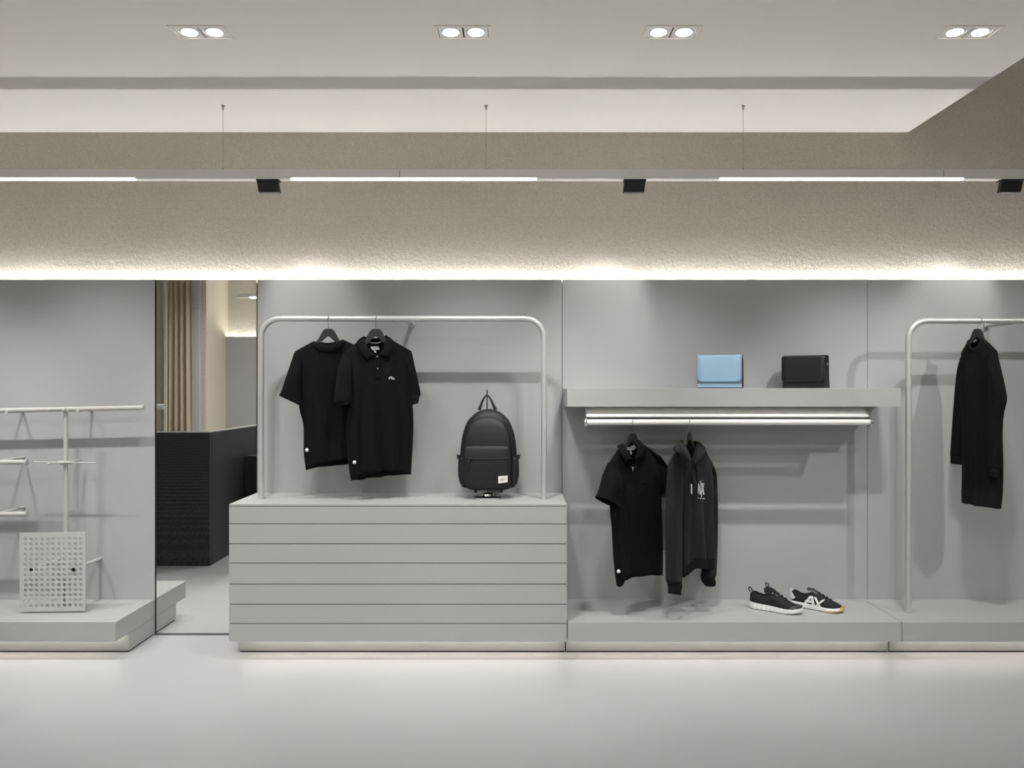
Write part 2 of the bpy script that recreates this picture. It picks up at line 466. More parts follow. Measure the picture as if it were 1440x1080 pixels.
rail(-1.338, 0.162, 1.757, 0.80, -0.573, 'tall tubular clothes rail standing on the drawer counter with t-shirt and polo')
rail(2.094, 3.7, 1.746, 0.20, 2.665, 'tall tubular clothes rail standing on the low platform with the black sweatshirt')

# ------------------------------------------------------------------ peg stand left of the mirror
ps = thing('display_stand', (P(92.7, 853, 4.35).x, -0.15, 0.2), 'slim white metal T-shaped display stand with cross pegs left of the mirror', 'display stand')
px_ = P(92.7, 853, 4.35).x
MB().tube([(px_, -0.15, 0.201), (px_, -0.15, 1.268)], 0.0122, 14).build('post', STAND, ps, smooth=True)
MB().disc((px_, -0.15, 0.204), (0, 0, 1), 0.03, 0.006).build('foot_plate', STAND, ps, smooth=True)
a = P(-38, 578, 4.371); b = P(200, 573.4, 4.371)
bar = MB().tube([a, b], 0.0135, 14).build('top_bar', STAND, ps, smooth=True)
MB().disc(b+Vector((0.004, 0, 0)), (1, 0, 0), 0.0165, 0.008).build('end_cap', STAND, bar, smooth=True)
for xx in (8, 108):
    c = P(xx, 578.5 if xx < 50 else 576.5, 4.345)
    MB().tube([c+Vector((0, 0.006, -0.004)), Vector((c.x, -0.001, c.z-0.004))], 0.008, 10).build('wall_stay', STAND, ps, smooth=True)
pg = MB().tube([P(89, 576, 4.33), P(68.5, 576.5, 4.22)], 0.0038, 8).build('top_peg', STAND, ps, smooth=True)
MB().sphere(P(68, 576.5, 4.216), 0.0068, seg=12).build('peg_ball', STAND, pg, smooth='all')
MB().sphere(P(90, 576, 4.325), 0.0125, sz=1.1, seg=14).build('top_clamp', STAND, ps, smooth='all')
zc = P(92, 650.3, 4.35).z
MB().tube([(px_-0.034, -0.15-0.012, zc), (px_+0.036, -0.15-0.012, zc-0.001)], 0.0085, 12).sphere((px_-0.006, -0.172, zc-0.001), 0.0135, seg=14).build('cross_clamp', STAND, ps, smooth=True)
cb = MB().tube([P(49, 649.8, 4.33), P(135, 651, 4.33)], 0.0036, 8).build('cross_bar', STAND, ps, smooth=True)
for q in (P(49, 649.8, 4.33), P(135, 651, 4.33)):
    MB().sphere(q, 0.0055, seg=10).build('bar_end', STAND, cb, smooth='all')
fp = MB().tube([P(90, 651, 4.32), P(69, 652.3, 4.2)], 0.0034, 8).build('front_peg', STAND, ps, smooth=True)
MB().sphere(P(68, 652.5, 4.195), 0.0062, seg=12).build('peg_ball', STAND, fp, smooth='all')
MB().tube([P(101, 648.5, 4.36), P(114, 646.8, 4.45)], 0.006, 8).build('back_peg', STAND, ps, smooth=True)

ls = thing('ladder_stand', (-3.02, -0.17, 0.2), 'white metal stand at the left edge with two short round bars', 'display stand')
MB().tube([(-3.02, -0.17, 0.201), (-3.02, -0.17, 1.06)], 0.0122, 14).build('post', STAND, ls, smooth=True)
MB().disc((-3.02, -0.17, 0.204), (0, 0, 1), 0.03, 0.006).build('foot_plate', STAND, ls, smooth=True)
for yy in (650, 723):
    e = P(36.5, yy, 4.30); s_ = Vector((-3.30, e.y, e.z))
    br = MB().tube([s_, e], 0.0135, 14).build('round_bar', STAND, ls, smooth=True)
    MB().disc(e+Vector((0.003, 0, 0)), (1, 0, 0), 0.0165, 0.008).build('end_cap', STAND, br, smooth=True)
    q = P(4, yy-2.5, 4.31)
    MB().tube([q, (q.x, -0.001, q.z)], 0.007, 10).build('wall_stay', STAND, ls, smooth=True)

# perforated panel on two prongs
pp = thing('perforated_panel', (P(72, 861, 4.215).x, -0.288, 0.2), 'pale perforated display panel on two wall prongs, standing on the platform', 'display panel')
def pane(nx, ny):
    bm = MB(); W, H = 0.338, 0.415
    org = P(27.6, 860.3, 4.215); ux = Vector((math.cos(0.05), math.sin(0.05), 0)); uz = Vector((0, 0, 1)); nn = Vector((-ux.y, ux.x, 0))*0.006
    mx0, mx1, my0, my1 = 0.016, 0.010, 0.018, 0.019
    ax = [0, mx0]+[mx0+(W-mx0-mx1)*i/nx for i in range(1, nx+1)]+[W]
    ay = [0, my0]+[my0+(H-my0-my1)*j/ny for j in range(1, ny+1)]+[H]
    def v3(x, y, k): return org+ux*x+uz*y+nn*k
    for i in range(len(ax)-1):
        for j in range(len(ay)-1):
            x0, x1, y0, y1 = ax[i], ax[i+1], ay[j], ay[j+1]
            if 0 < i <= nx and 0 < j <= ny:
                c = ((x0+x1)/2, (y0+y1)/2); r = 0.0098; hx, hy = (x1-x0)/2, (y1-y0)/2
                sq, ci = [], []
                for k in range(12):
                    a = 2*pi*k/12+pi/12*0
                    ca, sa = math.cos(a), math.sin(a)
                    m = max(abs(ca)/1.0, abs(sa)/1.0)
                    if k % 3 == 0 or True:
                        sq.append((c[0]+ca/m*hx, c[1]+sa/m*hy)); ci.append((c[0]+ca*r, c[1]+sa*r))
                # corners are needed exactly: use 8 spokes plus corners
                ang = [k*pi/4 for k in range(8)]
                sq = []; ci = []
                for k, a in enumerate(ang):
                    ca, sa = math.cos(a), math.sin(a); m = max(abs(ca), abs(sa))
                    sq.append((c[0]+ca/m*hx, c[1]+sa/m*hy)); ci.append(a)
                for k in range(8):
                    a0 = ang[k]; a1 = a0+pi/4
                    S0, S1 = sq[k], sq[(k+1) % 8]
                    am = (a0+a1)/2
                    C = [(c[0]+r*math.cos(t), c[1]+r*math.sin(t)) for t in (a0, am, a1)]
                    for kk in (0, 1):
                        bm.poly([v3(*S0, kk), v3(*C[0], kk), v3(*C[1], kk), v3(*C[2], kk), v3(*S1, kk)])
                    bm.poly([v3(*C[0], 0), v3(*C[1], 0), v3(*C[1], 1), v3(*C[0], 1)])
                    bm.poly([v3(*C[1], 0), v3(*C[2], 0), v3(*C[2], 1), v3(*C[1], 1)])
            else:
                for kk in (0, 1):
                    bm.poly([v3(x0, y0, kk), v3(x1, y0, kk), v3(x1, y1, kk), v3(x0, y1, kk)])
    for (p, q) in (((0, 0), (W, 0)), ((W, 0), (W, H)), ((W, H), (0, H)), ((0, H), (0, 0))):
        bm.poly([v3(*p, 0), v3(*q, 0), v3(*q, 1), v3(*p, 1)])
    bmesh.ops.remove_doubles(bm.bm, verts=bm.bm.verts, dist=0.0004)
    return bm
pane(11, 14).build('pane', PALEG, pp)
for xx in (42.5, 101.8):
    q = P(xx, 801.5, 4.212)
    g = MB().tube([q+Vector((0, 0.012, 0)), (q.x, -0.001, q.z)], 0.0095, 14).build('prong', STAND, pp, smooth=True)
    MB().disc(q+Vector((0, 0.010, 0)), (0, 1, 0), 0.0094, 0.006).build('prong_tip', BLACKM, g, smooth=True)

# ------------------------------------------------------------------ ceiling fittings
def downlight():
    p = DLP[0]
    t = thing('recessed_downlight', (p.x, p.y, CZ), 'x', 'ceiling light', 'twin downlights recessed in the ceiling')
    w_, d_ = HW, HD
    fr = MB()
    o = 0.008
    for (a0, a1, b0, b1) in ((-w_-o, w_+o, -d_-o, -d_+0.004), (-w_-o, w_+o, d_-0.004, d_+o), (-w_-o, -w_+0.004, -d_+0.004, d_-0.004), (w_-0.004, w_+o, -d_+0.004, d_-0.004)):
        fr.box(p.x+a0, p.x+a1, p.y+b0, p.y+b1, CZ-0.004, CZ+0.001)
    fr.build('trim_frame', PLASTER, t)
    hs = MB()
    hs.box(p.x-w_, p.x+w_, p.y-d_, p.y+d_, CZ+0.085, CZ+0.09)
    for (a0, a1, b0, b1) in ((-w_, w_, -d_, -d_+0.002), (-w_, w_, d_-0.002, d_), (-w_, -w_+0.002, -d_, d_), (w_-0.002, w_, -d_, d_)):
        hs.box(p.x+a0, p.x+a1, p.y+b0, p.y+b1, CZ, CZ+0.09)
    hs.build('housing', DARKGAP, t)
    for s in (-1, 1):
        cx = p.x+s*0.0525
        # gimbal plate with a round opening, tipped a little towards the wall
        b2 = MB(); n = 24; hp = 0.0495
        for k in range(n):
            a0, a1 = 2*pi*k/n, 2*pi*(k+1)/n
            def sqp(a):
                m = max(abs(math.cos(a)), abs(math.sin(a))); return (cx+math.cos(a)/m*hp, p.y+math.sin(a)/m*hp*1.08)
            def cip(a, r): return (cx+math.cos(a)*r, p.y+math.sin(a)*r)
            z0, z1 = CZ+0.001, CZ+0.006
            b2.poly([(*sqp(a0), z0), (*sqp(a1), z0), (*cip(a1, 0.041), z0), (*cip(a0, 0.041), z0)])
            b2.poly([(*sqp(a0), z1), (*sqp(a1), z1), (*sqp(a1), z0), (*sqp(a0), z0)])
            b2.poly([(*cip(a0, 0.041), z0), (*cip(a1, 0.041), z0), (*cip(a1, 0.038), z0+0.03), (*cip(a0, 0.038), z0+0.03)])
        g = b2.build('gimbal_plate', PLASTER, t)
        M = Matrix.Translation((cx, p.y, CZ+0.007)) @ Matrix.Rotation(math.radians(-7), 4, 'X')
        cup = MB(); b3 = bmesh.new(); bmesh.ops.create_cone(b3, cap_ends=True, segments=28, radius1=0.0395, radius2=0.0395, depth=0.006)
        cup.merge(b3, M); cup.build('lamp_cup', LACQ, g, smooth=True)
        lp = MB(); b3 = bmesh.new(); bmesh.ops.create_uvsphere(b3, u_segments=24, v_segments=12, radius=1)
        lp.merge(b3, M @ Matrix.Translation((0, 0.009, -0.003)) @ Matrix.Diagonal((0.0335, 0.0285, 0.006, 1)))
        lp.build('lamp', LAMPM, g, smooth='all')
        L = bpy.data.lights.new('downlight_beam', 'SPOT'); L.energy = P_DOWN; L.color = WARM
        L.spot_size = math.radians(68); L.spot_blend = 0.8; L.shadow_soft_size = 0.022
        lo = bpy.data.objects.new('downlight_beam', L); COL.objects.link(lo); lo.parent = t
        lo.location = (s*0.0505, 0.004, -0.012)
        lo.rotation_euler = (math.radians(22), 0, 0)
    return t
d0 = downlight()
names = ['leftmost of the four twin downlights set flush in the pale ceiling',
         'second from left of the four twin downlights set flush in the pale ceiling',
         'third from left of the four twin downlights set flush in the pale ceiling',
         'rightmost twin ceiling downlight, near the diagonal ceiling edge']
for i, p in enumerate(DLP):
    o = d0 if i == 0 else copy_tree(d0)
    o.location = (p.x, d0.location.y, CZ)
    o['label'] = names[i]

Lr = bpy.data.lights.new('hall_beam', 'SPOT'); Lr.energy = P_SIDE; Lr.color = WARM; Lr.spot_size = math.radians(44); Lr.spot_blend = 0.7; Lr.shadow_soft_size = 0.03
lo = bpy.data.objects.new('hall_beam', Lr); COL.objects.link(lo); lo.location = (3.5, -2.1, 3.0)
lo.rotation_euler = (Vector((2.3, 0, 0.9))-Vector((3.5, -2.1, 3.0))).to_track_quat('-Z', 'Y').to_euler()
for hx in (-2.3, -3.2):       # the row goes on beyond the left edge of the frame
    for s in (-1, 1):
        L = bpy.data.lights.new('downlight_beam', 'SPOT'); L.energy = P_DOWN; L.color = WARM
        L.spot_size = math.radians(68); L.spot_blend = 0.8; L.shadow_soft_size = 0.022
        lo = bpy.data.objects.new('downlight_beam', L); COL.objects.link(lo)
        lo.location = (hx+s*0.05, DY, CZ-0.012); lo.rotation_euler = (math.radians(22), 0, 0)

# hanging profile
HY = CAMY+4.18
lp = thing('linear_pendant', (0.3, HY, 2.46), 'long slim white pendant profile with three lit strips, hung on wires above the wall panels', 'pendant light')
zt, zl = P(0, 238.3, 4.155).z, P(0, 251.5, 4.155).z
MB().box(-6.0, 6.6, HY-0.025, HY+0.025, zl, zt, 0.0015).build('housing', WHITEM, lp)
for a, b in ((-420, 190), (409, 755), (1012, 1355)):
    MB().box(P(a, 0, 4.155).x, P(b, 0, 4.155).x, HY-0.0268, HY-0.006, zl-0.004, zl+0.006, 0.002).build('diffuser', LEDM, lp)
for xx in (562, 1327, -170):
    MB().box(P(xx, 0, 4.155).x-0.0012, P(xx, 0, 4.155).x+0.0012, HY-0.0256, HY, zl+0.009, zt-0.001).build('joint', DARKGAP, lp)
for xx in (313.5, 683.5, 1045, -300, 1500):
    X = P(xx, 0, 4.18).x
    wr = MB().tube([(X, HY, zt-0.001), (X, HY, CZ-0.012)], 0.0016, 6).build('suspension_wire', STEEL, lp)
    MB().tube([(X, HY, CZ-0.0225), (X, HY, CZ-0.008), (X, HY, CZ-0.001)], [0.005, 0.007, 0.0095], 12).build('ceiling_cap', STEEL, wr)
    MB().tube([(X, HY, zt), (X, HY, zt+0.014)], 0.003, 8).build('grip', STEEL, wr)

def track_spot(px0, pz, aim, label):
    X = P(px0, 0, 4.16).x; zt_ = zl-0.001
    t = thing('track_spotlight', (X, HY, zl), label, 'spotlight', 'square black spotlights under the pendant profile')
    MB().box(X-0.058, X+0.058, HY-0.024, HY+0.024, zl-0.010, zl-0.0005, 0.001).build('adapter', BLACKM, t)
    sk = aim*0.005; H = 0.056
    z1 = zl-0.010; z0 = z1-H
    def ring(dy0, dy1, ins):
        return [Vector((X-0.055+ins, HY+dy0, z1-0.002)), Vector((X+0.055-ins, HY+dy0, z1-0.002)), Vector((X+0.055-ins+sk, HY+dy1, z0)), Vector((X-0.055+ins+sk, HY+dy1, z0))]
    MB().loft([ring(-0.020, -0.008, 0), ring(0.006, 0.018, 0)]).build('head', BLACKP, t)
    MB().loft([ring(-0.0225, -0.0105, 0.005), ring(-0.0195, -0.0075, 0.004)]).build('cover', BLACKM, t)
    b = [p+Vector((0, 0, 0.016 if k > 1 else -0.006)) for k, p in enumerate(ring(0.0062, 0.0150, 0.014))]
    MB().prism(b, (0, 0.002, 0)).build('lens', LAMPM, t)
    L = bpy.data.lights.new('spot_beam', 'SPOT'); L.energy = P_TRACK; L.color = (1, 0.98, 0.94)
    L.spot_size = math.radians(58); L.spot_blend = 0.7; L.shadow_soft_size = 0.03
    lo = bpy.data.objects.new('spot_beam', L); COL.objects.link(lo); lo.parent = t
    src = Vector((X, HY+0.035, zl-0.045)); lo.location = src-Vector((X, HY, zl))
    tgt = Vector((X+aim*0.13, 0.0, 1.88))
    lo.rotation_euler = (tgt-src).to_track_quat('-Z', 'Y').to_euler()
track_spot(376, 0, 1, 'square black spotlight under the pendant, above the shirts on the counter rail')
track_spot(893, 0, -1, 'square black spotlight under the pendant, above the left half of the wall shelf')
track_spot(1424, 0, -1, 'square black spotlight under the pendant, cut by the right edge above the sweatshirt')

# ------------------------------------------------------------------ garments
class Plane:
    """an upright plane through C turned by yaw: the plane a garment hangs in"""
    def __init__(self, C, yaw):
        self.C = Vector(C); a = math.radians(yaw)
        self.u = Vector((math.cos(a), math.sin(a), 0)); self.n = Vector((math.sin(a), -math.cos(a), 0))
    def at(self, x, y, off=0.0):
        r = Vector(((x-CX)/F, 1, -(y-CY)/F)); o = Vector((0, CAMY, CAMZ))
        t = ((self.C+self.n*off)-o).dot(self.n)/r.dot(self.n)
        return o+r*t
    def uz(self, x, y):
        p = self.at(x, y)-self.C
        return (p.dot(self.u), p.z)
    def w(self, u, z, off=0.0):
        return self.C+self.u*u+Vector((0, 0, z))+self.n*off

def resample(pts, n):
    pts = [Vector((*p[:2],)) for p in pts]
    L = [0]
    for a, b in zip(pts, pts[1:]): L.append(L[-1]+(b-a).length)
    out = []
    for i in range(n+1):
        s = L[-1]*i/n; k = 0
        while k < len(L)-2 and L[k+1] < s: k += 1
        f = (s-L[k])/max(1e-9, L[k+1]-L[k])
        out.append(pts[k].lerp(pts[k+1], min(1, max(0, f))))
    return out

def smooth_line(pts, n):
    """Catmull-Rom through pts, resampled"""
    p = [Vector(q) for q in pts]; out = []
    for i in range(len(p)-1):
        a = p[max(0, i-1)]; b = p[i]; c = p[i+1]; d = p[min(len(p)-1, i+2)]
        for k in range(8):
            t = k/8
            out.append(0.5*((2*b)+(c-a)*t+(2*a-5*b+4*c-d)*t*t+(3*b-a-3*c+d)*t**3))
    out.append(p[-1])
    return resample(out, n) if len(p[0]) == 2 else out

NS, NN, NV = 9, 14, 34
class Shirt:
    def __init__(self, root, plane, L, R, tipsL, neckL, neckF, neckB, neckR, tipR, hemF, hemB, depth, m, folds, neck_off=0.045, name='body', solid=0.0035, lean=0.0):
        pl = plane; self.pl = pl; self.root = root
        cv = lambda pts: [pl.uz(*p) for p in pts]
        top_l = resample(cv([tipsL]+[neckL]), NS); top_r = resample(cv([neckR, tipR]), NS)
        def cvo(pts, off):
            q = [pl.at(x, y, off)-pl.C for x, y in pts]
            return [(p.dot(pl.u), p.z) for p in q]
        nf = smooth_line(cv([neckL])+cvo(neckF, neck_off*0.85)+cv([neckR]), NN); nb = smooth_line(cv([neckL])+cvo(neckB, -neck_off*0.85)+cv([neckR]), NN)
        TF = top_l+nf[1:]+top_r[1:]; TB = top_l+nb[1:]+top_r[1:]
        N = len(TF)-1
        Lc = smooth_line(cv([tipsL]+L), NV); Rc = smooth_line(cv([tipR]+R), NV)
        HF = smooth_line(cv([L[-1]])+cvo(hemF, depth*0.7)+cv([R[-1]]), N); HB = smooth_line(cv([L[-1]])+cvo(hemB, -depth*0.7)+cv([R[-1]]), N)
        mb = MB(); self.grid = []
        rng = random.Random(int(abs(pl.C.x)*1000))
        waves = [(rng.uniform(1.2, 3.6), rng.uniform(0, 6.28), rng.uniform(0.4, 1.0), rng.uniform(-0.5, 0.5)) for _ in range(4)]
        G = {}
        for side, T, H in ((1, TF, HF), (-1, TB, HB)):
            for i in range(N+1):
                s = i/N
                for j in range(NV+1):
                    v = j/NV
                    Pt = T[i]*(1-v)+H[i]*v+Lc[j]*(1-s)+Rc[j]*s-(T[0]*(1-v)*(1-s)+T[N]*(1-v)*s+H[0]*v*(1-s)+H[N]*v*s)
                    prof_ = max(0.0, 1-abs(2*s-1)**2.6)**0.5
                    dv = depth*min(1, (v/0.22))**0.55 if v < 0.22 else depth
                    off = dv*prof_
                    if NS <= i <= NS+NN:
                        q = (i-NS)/NN; off = max(off, neck_off*math.sin(pi*q)**0.6*max(0, 1-v*2.5)+dv*prof_*min(1, v*2.5))
                    fo = 0
                    for (fr, ph, am, sl) in waves:
                        fo += am*math.sin(2*pi*fr*(s+sl*0.15*v)+ph+(0.7 if side < 0 else 0))
                    off += folds*fo*min(1, v*1.5)*min(1, 5*s, 5*(1-s))
                    off *= side
                    G[(side, i, j)] = (Pt, off+lean*v)
        for side in (1, -1):
            for i in range(N+1):
                for j in range(NV+1):
                    if side == -1 and (i in (0, N) or (j == 0 and not (NS < i < NS+NN))):
                        G[(side, i, j, 'v')] = G[(1, i, j, 'v')]
                    else:
                        p, o = G[(side, i, j)]
                        G[(side, i, j, 'v')] = mb.bm.verts.new(pl.w(p[0], p[1], o))
        for side in (1, -1):
            for i in range(N):
                for j in range(NV):
                    q = [G[(side, a, b, 'v')] for a, b in ((i, j), (i+1, j), (i+1, j+1), (i, j+1))]
                    q2 = []
                    for x in q:
                        if x not in q2: q2.append(x)
                    if len(q2) > 2:
                        try: mb.bm.faces.new(q2)
                        except ValueError: pass
        self.front = [(G[(1, i, j)][0], G[(1, i, j)][1]) for i in range(N+1) for j in range(NV+1)]
        self.edges = [HF, HB]; self.G = G; self.N = N
        self.obj = mb.build(name, m, root, smooth='all', solid=solid)
        base = world_loc(self.obj); me = self.obj.data
        self.bvh = BVHTree.FromPolygons([v.co+base for v in me.vertices], [tuple(p.vertices) for p in me.polygons])
        self.half = solid/2
    def foff(self, u, z):
        best = sorted(self.front, key=lambda q: (q[0][0]-u)**2+(q[0][1]-z)**2)[:4]
        ws = [1/(1e-6+(q[0][0]-u)**2+(q[0][1]-z)**2) for q in best]
        return sum(a*q[1] for a, q in zip(ws, best))/sum(ws)
    def on(self, x, y, extra=0.002):
        """pixel -> point lying on the front of the garment"""
        o = Vector((0, CAMY, CAMZ)); d = Vector(((x-CX)/F, 1, -(y-CY)/F)).normalized()
        hit = self.bvh.ray_cast(o, d)
        if hit[0] is not None:
            k = (extra+self.half)/max(0.35, abs(d.dot(self.pl.n)))
            return hit[0]-d*k
        off = 0.02
        for _ in range(6):
            p = self.pl.at(x, y, off)-self.pl.C
            off = self.foff(p.dot(self.pl.u), p.z)+extra
        return self.pl.at(x, y, off)
    def hem_band(self, name, m, h=0.045, grow=0.003, k0=None):
        """a band round the lower edge of the body"""
        rings = []
        order = [(1, i) for i in range(self.N+1)]+[(-1, i) for i in range(self.N-1, 0, -1)]
        k = NV-4 if k0 is None else k0
        mb = MB()
        for j in range(k, NV+1):
            r = []
            for sd, i in order:
                p, o = self.G[(sd, i, j)]
                c = 0.97 if j == NV else 1.0
                sgn = sd
                r.append(self.pl.w(p[0]+(grow if i == self.N else -grow if i == 0 else 0), p[1], o*c+sgn*grow))
            rings.append(r)
        mb.loft(rings, cap0=False, cap1=False)
        return mb.build(name, m, self.root, smooth='all')

def sleeve(root, pl, stations, m, name='sleeve', cuff=None, cuff_m=None, wob=0.006, seg=24, seed=1, solid=0.003):
    """stations: (left px, right px, off, half thickness) from shoulder to cuff; each a cross-section of the tube"""
    rng = random.Random(seed)
    sts = []
    for (xl, yl, xr, yr, off, th) in stations:
        a = pl.uz(xl, yl); b = pl.uz(xr, yr)
        sts.append((Vector((a[0], a[1], off-0.0)), Vector((b[0], b[1], off)), th))
    # refine with Catmull-Rom
    A = smooth_line([s[0] for s in sts], 0); B = smooth_line([s[1] for s in sts], 0); T = smooth_line([Vector((s[2], 0, 0)) for s in sts], 0)
    n = len(A); rings = []
    ph = [rng.uniform(0, 6.28) for _ in range(3)]
    for i in range(n):
        c = (A[i]+B[i])/2; h = (B[i]-A[i])/2; th = T[i].x; t = i/(n-1)
        r = []
        for k in range(seg):
            a = 2*pi*k/seg
            ca, sa = math.cos(a), math.sin(a)
            ca2 = math.copysign(abs(ca)**0.8, ca); sa2 = math.copysign(abs(sa)**0.9, sa)
            wv = 1+wob/max(th, 0.01)*0.5*(math.sin(3*a+ph[0]+t*5)+0.7*math.sin(2*a-t*9+ph[1]))
            q = c+h*ca2
            o = c.z+th*sa2*wv
            r.append(pl.w(q[0], q[1], o))
        rings.append(r)
    o = MB().loft(rings, cap0=True, cap1=False).build(name, m, root, smooth='all', solid=solid)
    if cuff:
        k = max(2, int(n*cuff)); mb = MB(); rr = []
        for r in rings[-k:]:
            cc = sum(r, Vector())/len(r)
            rr.append([cc+(p-cc)*1.0+(p-cc).normalized()*0.0028 for p in r])
        mb.loft(rr, cap0=False, cap1=False).build('cuff', cuff_m or m, o, smooth='all', solid=0.002)
    return o

def hanger(pl, x, ytop, rail_pt, label, span=0.125, us=1.0):
    """wide black hanger: steel hook over the rail, moulded shoulders"""
    u0, z0 = pl.uz(x, ytop)
    C = pl.w(u0, z0)
    t = thing('clothes_hanger', C, label, 'hanger', 'black hangers with steel hooks')
    out = [(-0.024, 0.004), (-0.014, 0.008), (0.014, 0.008), (0.024, 0.004), (0.034, -0.010), (0.052, -0.045), (0.08, -0.080), (span, -0.108),
           (span+0.004, -0.118), (span-0.01, -0.126), (0.07, -0.094), (0.045, -0.070), (0.012, -0.038), (0, -0.031),
           (-0.012, -0.038), (-0.045, -0.070), (-0.07, -0.094), (-span+0.01, -0.126), (-span-0.004, -0.118), (-span, -0.108), (-0.08, -0.080), (-0.052, -0.045), (-0.034, -0.010)]
    pts = [pl.w(u0+a*us, z0+b, -0.009) for a, b in out]
    MB().prism(pts, pl.n*0.018, 0.0025).build('shoulder_form', HANG, t)
    rp = Vector(rail_pt); side = pl.n
    base = pl.w(u0, z0+0.006)
    rad = RR+0.004
    path = [base, base+Vector((0, 0, 0.012))]
    # stem leans to the side of the tube then curls over its top (hook lies across the rail, in the Y-Z plane)
    ctr = Vector((base.x, rp.y, rp.z))
    zz = ctr.z-rad
    if zz-path[-1].z > 0.006:
        path.append(Vector((base.x, (base.y*0.6+(ctr.y-rad)*0.4), path[-1].z+(zz-path[-1].z)*0.5)))
    for k in range(13):
        a = math.radians(200-k*19)
        path.append(ctr+Vector((0.004*math.sin(k*0.5), rad*math.cos(a), rad*math.sin(a))))
    MB().tube(path, 0.0017, 8).build('hook', STEEL, t, smooth=True)
    return t

def button(sh, x, y, r, m, name, root, h=0.003):
    p = sh.on(x, y, 0.001)
    return MB().disc(p+sh.pl.n*h*0.5, sh.pl.n, r, h, 14).build(name, m, root, smooth=True)

def sec_tag(sh, x, y, root):
    p = sh.on(x, y, 0.004)
    t = MB().sphere(p, 0.0095, seg=16, sy=1, sz=1).build('security_tag', WHITE, root, smooth='all')
    return t

def strip_on(sh, pts, name, m, root, extra=0.002, thick=0.0015):
    """flat patch whose outline follows the front of the garment"""
    q = [sh.on(x, y, extra) for x, y in pts]
    return MB().prism(q, sh.pl.n*thick).build(name, m, root)

def collar(root, pl, secs, m, name='collar', solid=0.004):
    """secs: ((fold px, fold off), (edge px, edge off)) round the neck"""
    A, B = [], []
    for (fx, fy, fo), (ex, ey, eo) in secs:
        A.append(pl.at(fx, fy, fo)); B.append(pl.at(ex, ey, eo))
    A = smooth_line(A, 0); B = smooth_line(B, 0)
    rows_ = []
    for t in (0, 0.15, 0.5, 1.0):
        bulge = 0.004*math.sin(pi*t)
        rows_.append([a.lerp(b, t)+Vector((0, 0, bulge)) for a, b in zip(A, B)])
    return MB().loft(rows_, closed=False).build(name, m, root, smooth='all', solid=solid)

RD = CAMY+4.242
def railpt(x, z): return (x, RY, z)

# --- t-shirt on the counter rail
pl = Plane((P(461, 470, 4.242).x, RY, 1.70), 22)
ts = thing('t_shirt', pl.w(0, -0.63), 'plain black crew-neck t-shirt on the counter rail, half behind the polo shirt', 't-shirt')
tee = Shirt(ts, pl,
    L=[(419, 530), (421, 572), (427, 598), (427.6, 636), (430.6, 661.5)],
    R=[(507, 530), (506, 572), (504, 600), (504, 630), (505, 649)],
    tipsL=(415, 494.5), neckL=(440, 480.5), neckF=[(450, 483.6), (462, 486), (474, 482.6)], neckB=[(450, 482), (462, 483), (474, 481)],
    neckR=(482.5, 478), tipR=(509, 490),
    hemF=[(438, 657.5), (445, 653.5), (467, 649.5), (490, 647)], hemB=[(438, 659), (460, 656), (490, 653)],
    depth=0.040, m=INKY, folds=0.0075)
# neckband
def neckband(sh, name, m, F_, B_, nl, nr, w_=0.022, off=0.045):
    pl = sh.pl
    def uo(p, o_):
        q = pl.at(*p, o_)-pl.C; return Vector((q.dot(pl.u), q.z))
    fr = smooth_line([uo(nl, 0)]+[uo(p, off*0.85) for p in F_]+[uo(nr, 0)], 16); bk = smooth_line([uo(nl, 0)]+[uo(p, -off*0.85) for p in B_]+[uo(nr, 0)], 16)
    c = sum((p for p in fr), Vector((0, 0)))/len(fr)
    inner, outer = [], []
    for i, p in enumerate(fr):
        o = off*math.sin(pi*i/16)**0.6
        d = Vector((p[0]-c[0], p[1]-(c[1]+0.05))).normalized()
        inner.append(pl.w(p[0]-d[0]*0.004, p[1]-d[1]*0.004, o*0.96)); ed_ = min(1.0, 3*min(i, 16-i)/16+0.3); q_ = (p[0]+d[0]*w_*0.35, p[1]-w_*ed_); outer.append(pl.w(q_[0], q_[1], max(o, sh.foff(*q_))+0.0022))
    for i in range(15, 0, -1):
        p = bk[i]; o = -off*math.sin(pi*i/16)**0.6
        inner.append(pl.w(p[0], p[1]+0.004, o)); outer.append(pl.w(p[0], p[1]-w_, o-0.004))
    mid = [a.lerp(b, 0.5)+pl.n*(0.0015 if k <= 16 else -0.002) for k, (a, b) in enumerate(zip(inner, outer))]
    return MB().loft([inner, mid, outer], cap0=False, cap1=False).build(name, m, sh.root, smooth='all', solid=0.003)
neckband(tee, 'neckband', CLOTH, [(450, 483.6), (462, 486), (474, 482.6)], [(450, 482), (462, 483), (474, 481)], (440, 480.5), (482.5, 478), 0.036)
sleeve(ts, pl, [(414, 496, 428, 505, 0, 0.014), (407, 517, 424, 522, 0.004, 0.042), (400, 537, 424.5, 546, 0.006, 0.046), (393.3, 556.5, 424, 571, 0.008, 0.046)], INKY, cuff=0.12, seed=3)
sleeve(ts, pl, [(494, 500, 508, 492, 0, 0.014), (497, 524, 514, 515, 0, 0.04), (501, 560, 522, 548, 0, 0.042)], INKY, cuff=0.12, seed=4)
strip_on(tee, [(456, 538), (457.2, 538), (463.5, 550), (462, 550)], 'chest_crease', CLOTH, ts)
sec_tag(tee, 431.6, 633, ts)
hanger(pl, 462, 464.5, railpt(0, 1.757), 'black hanger with steel hook holding the crew-neck t-shirt')

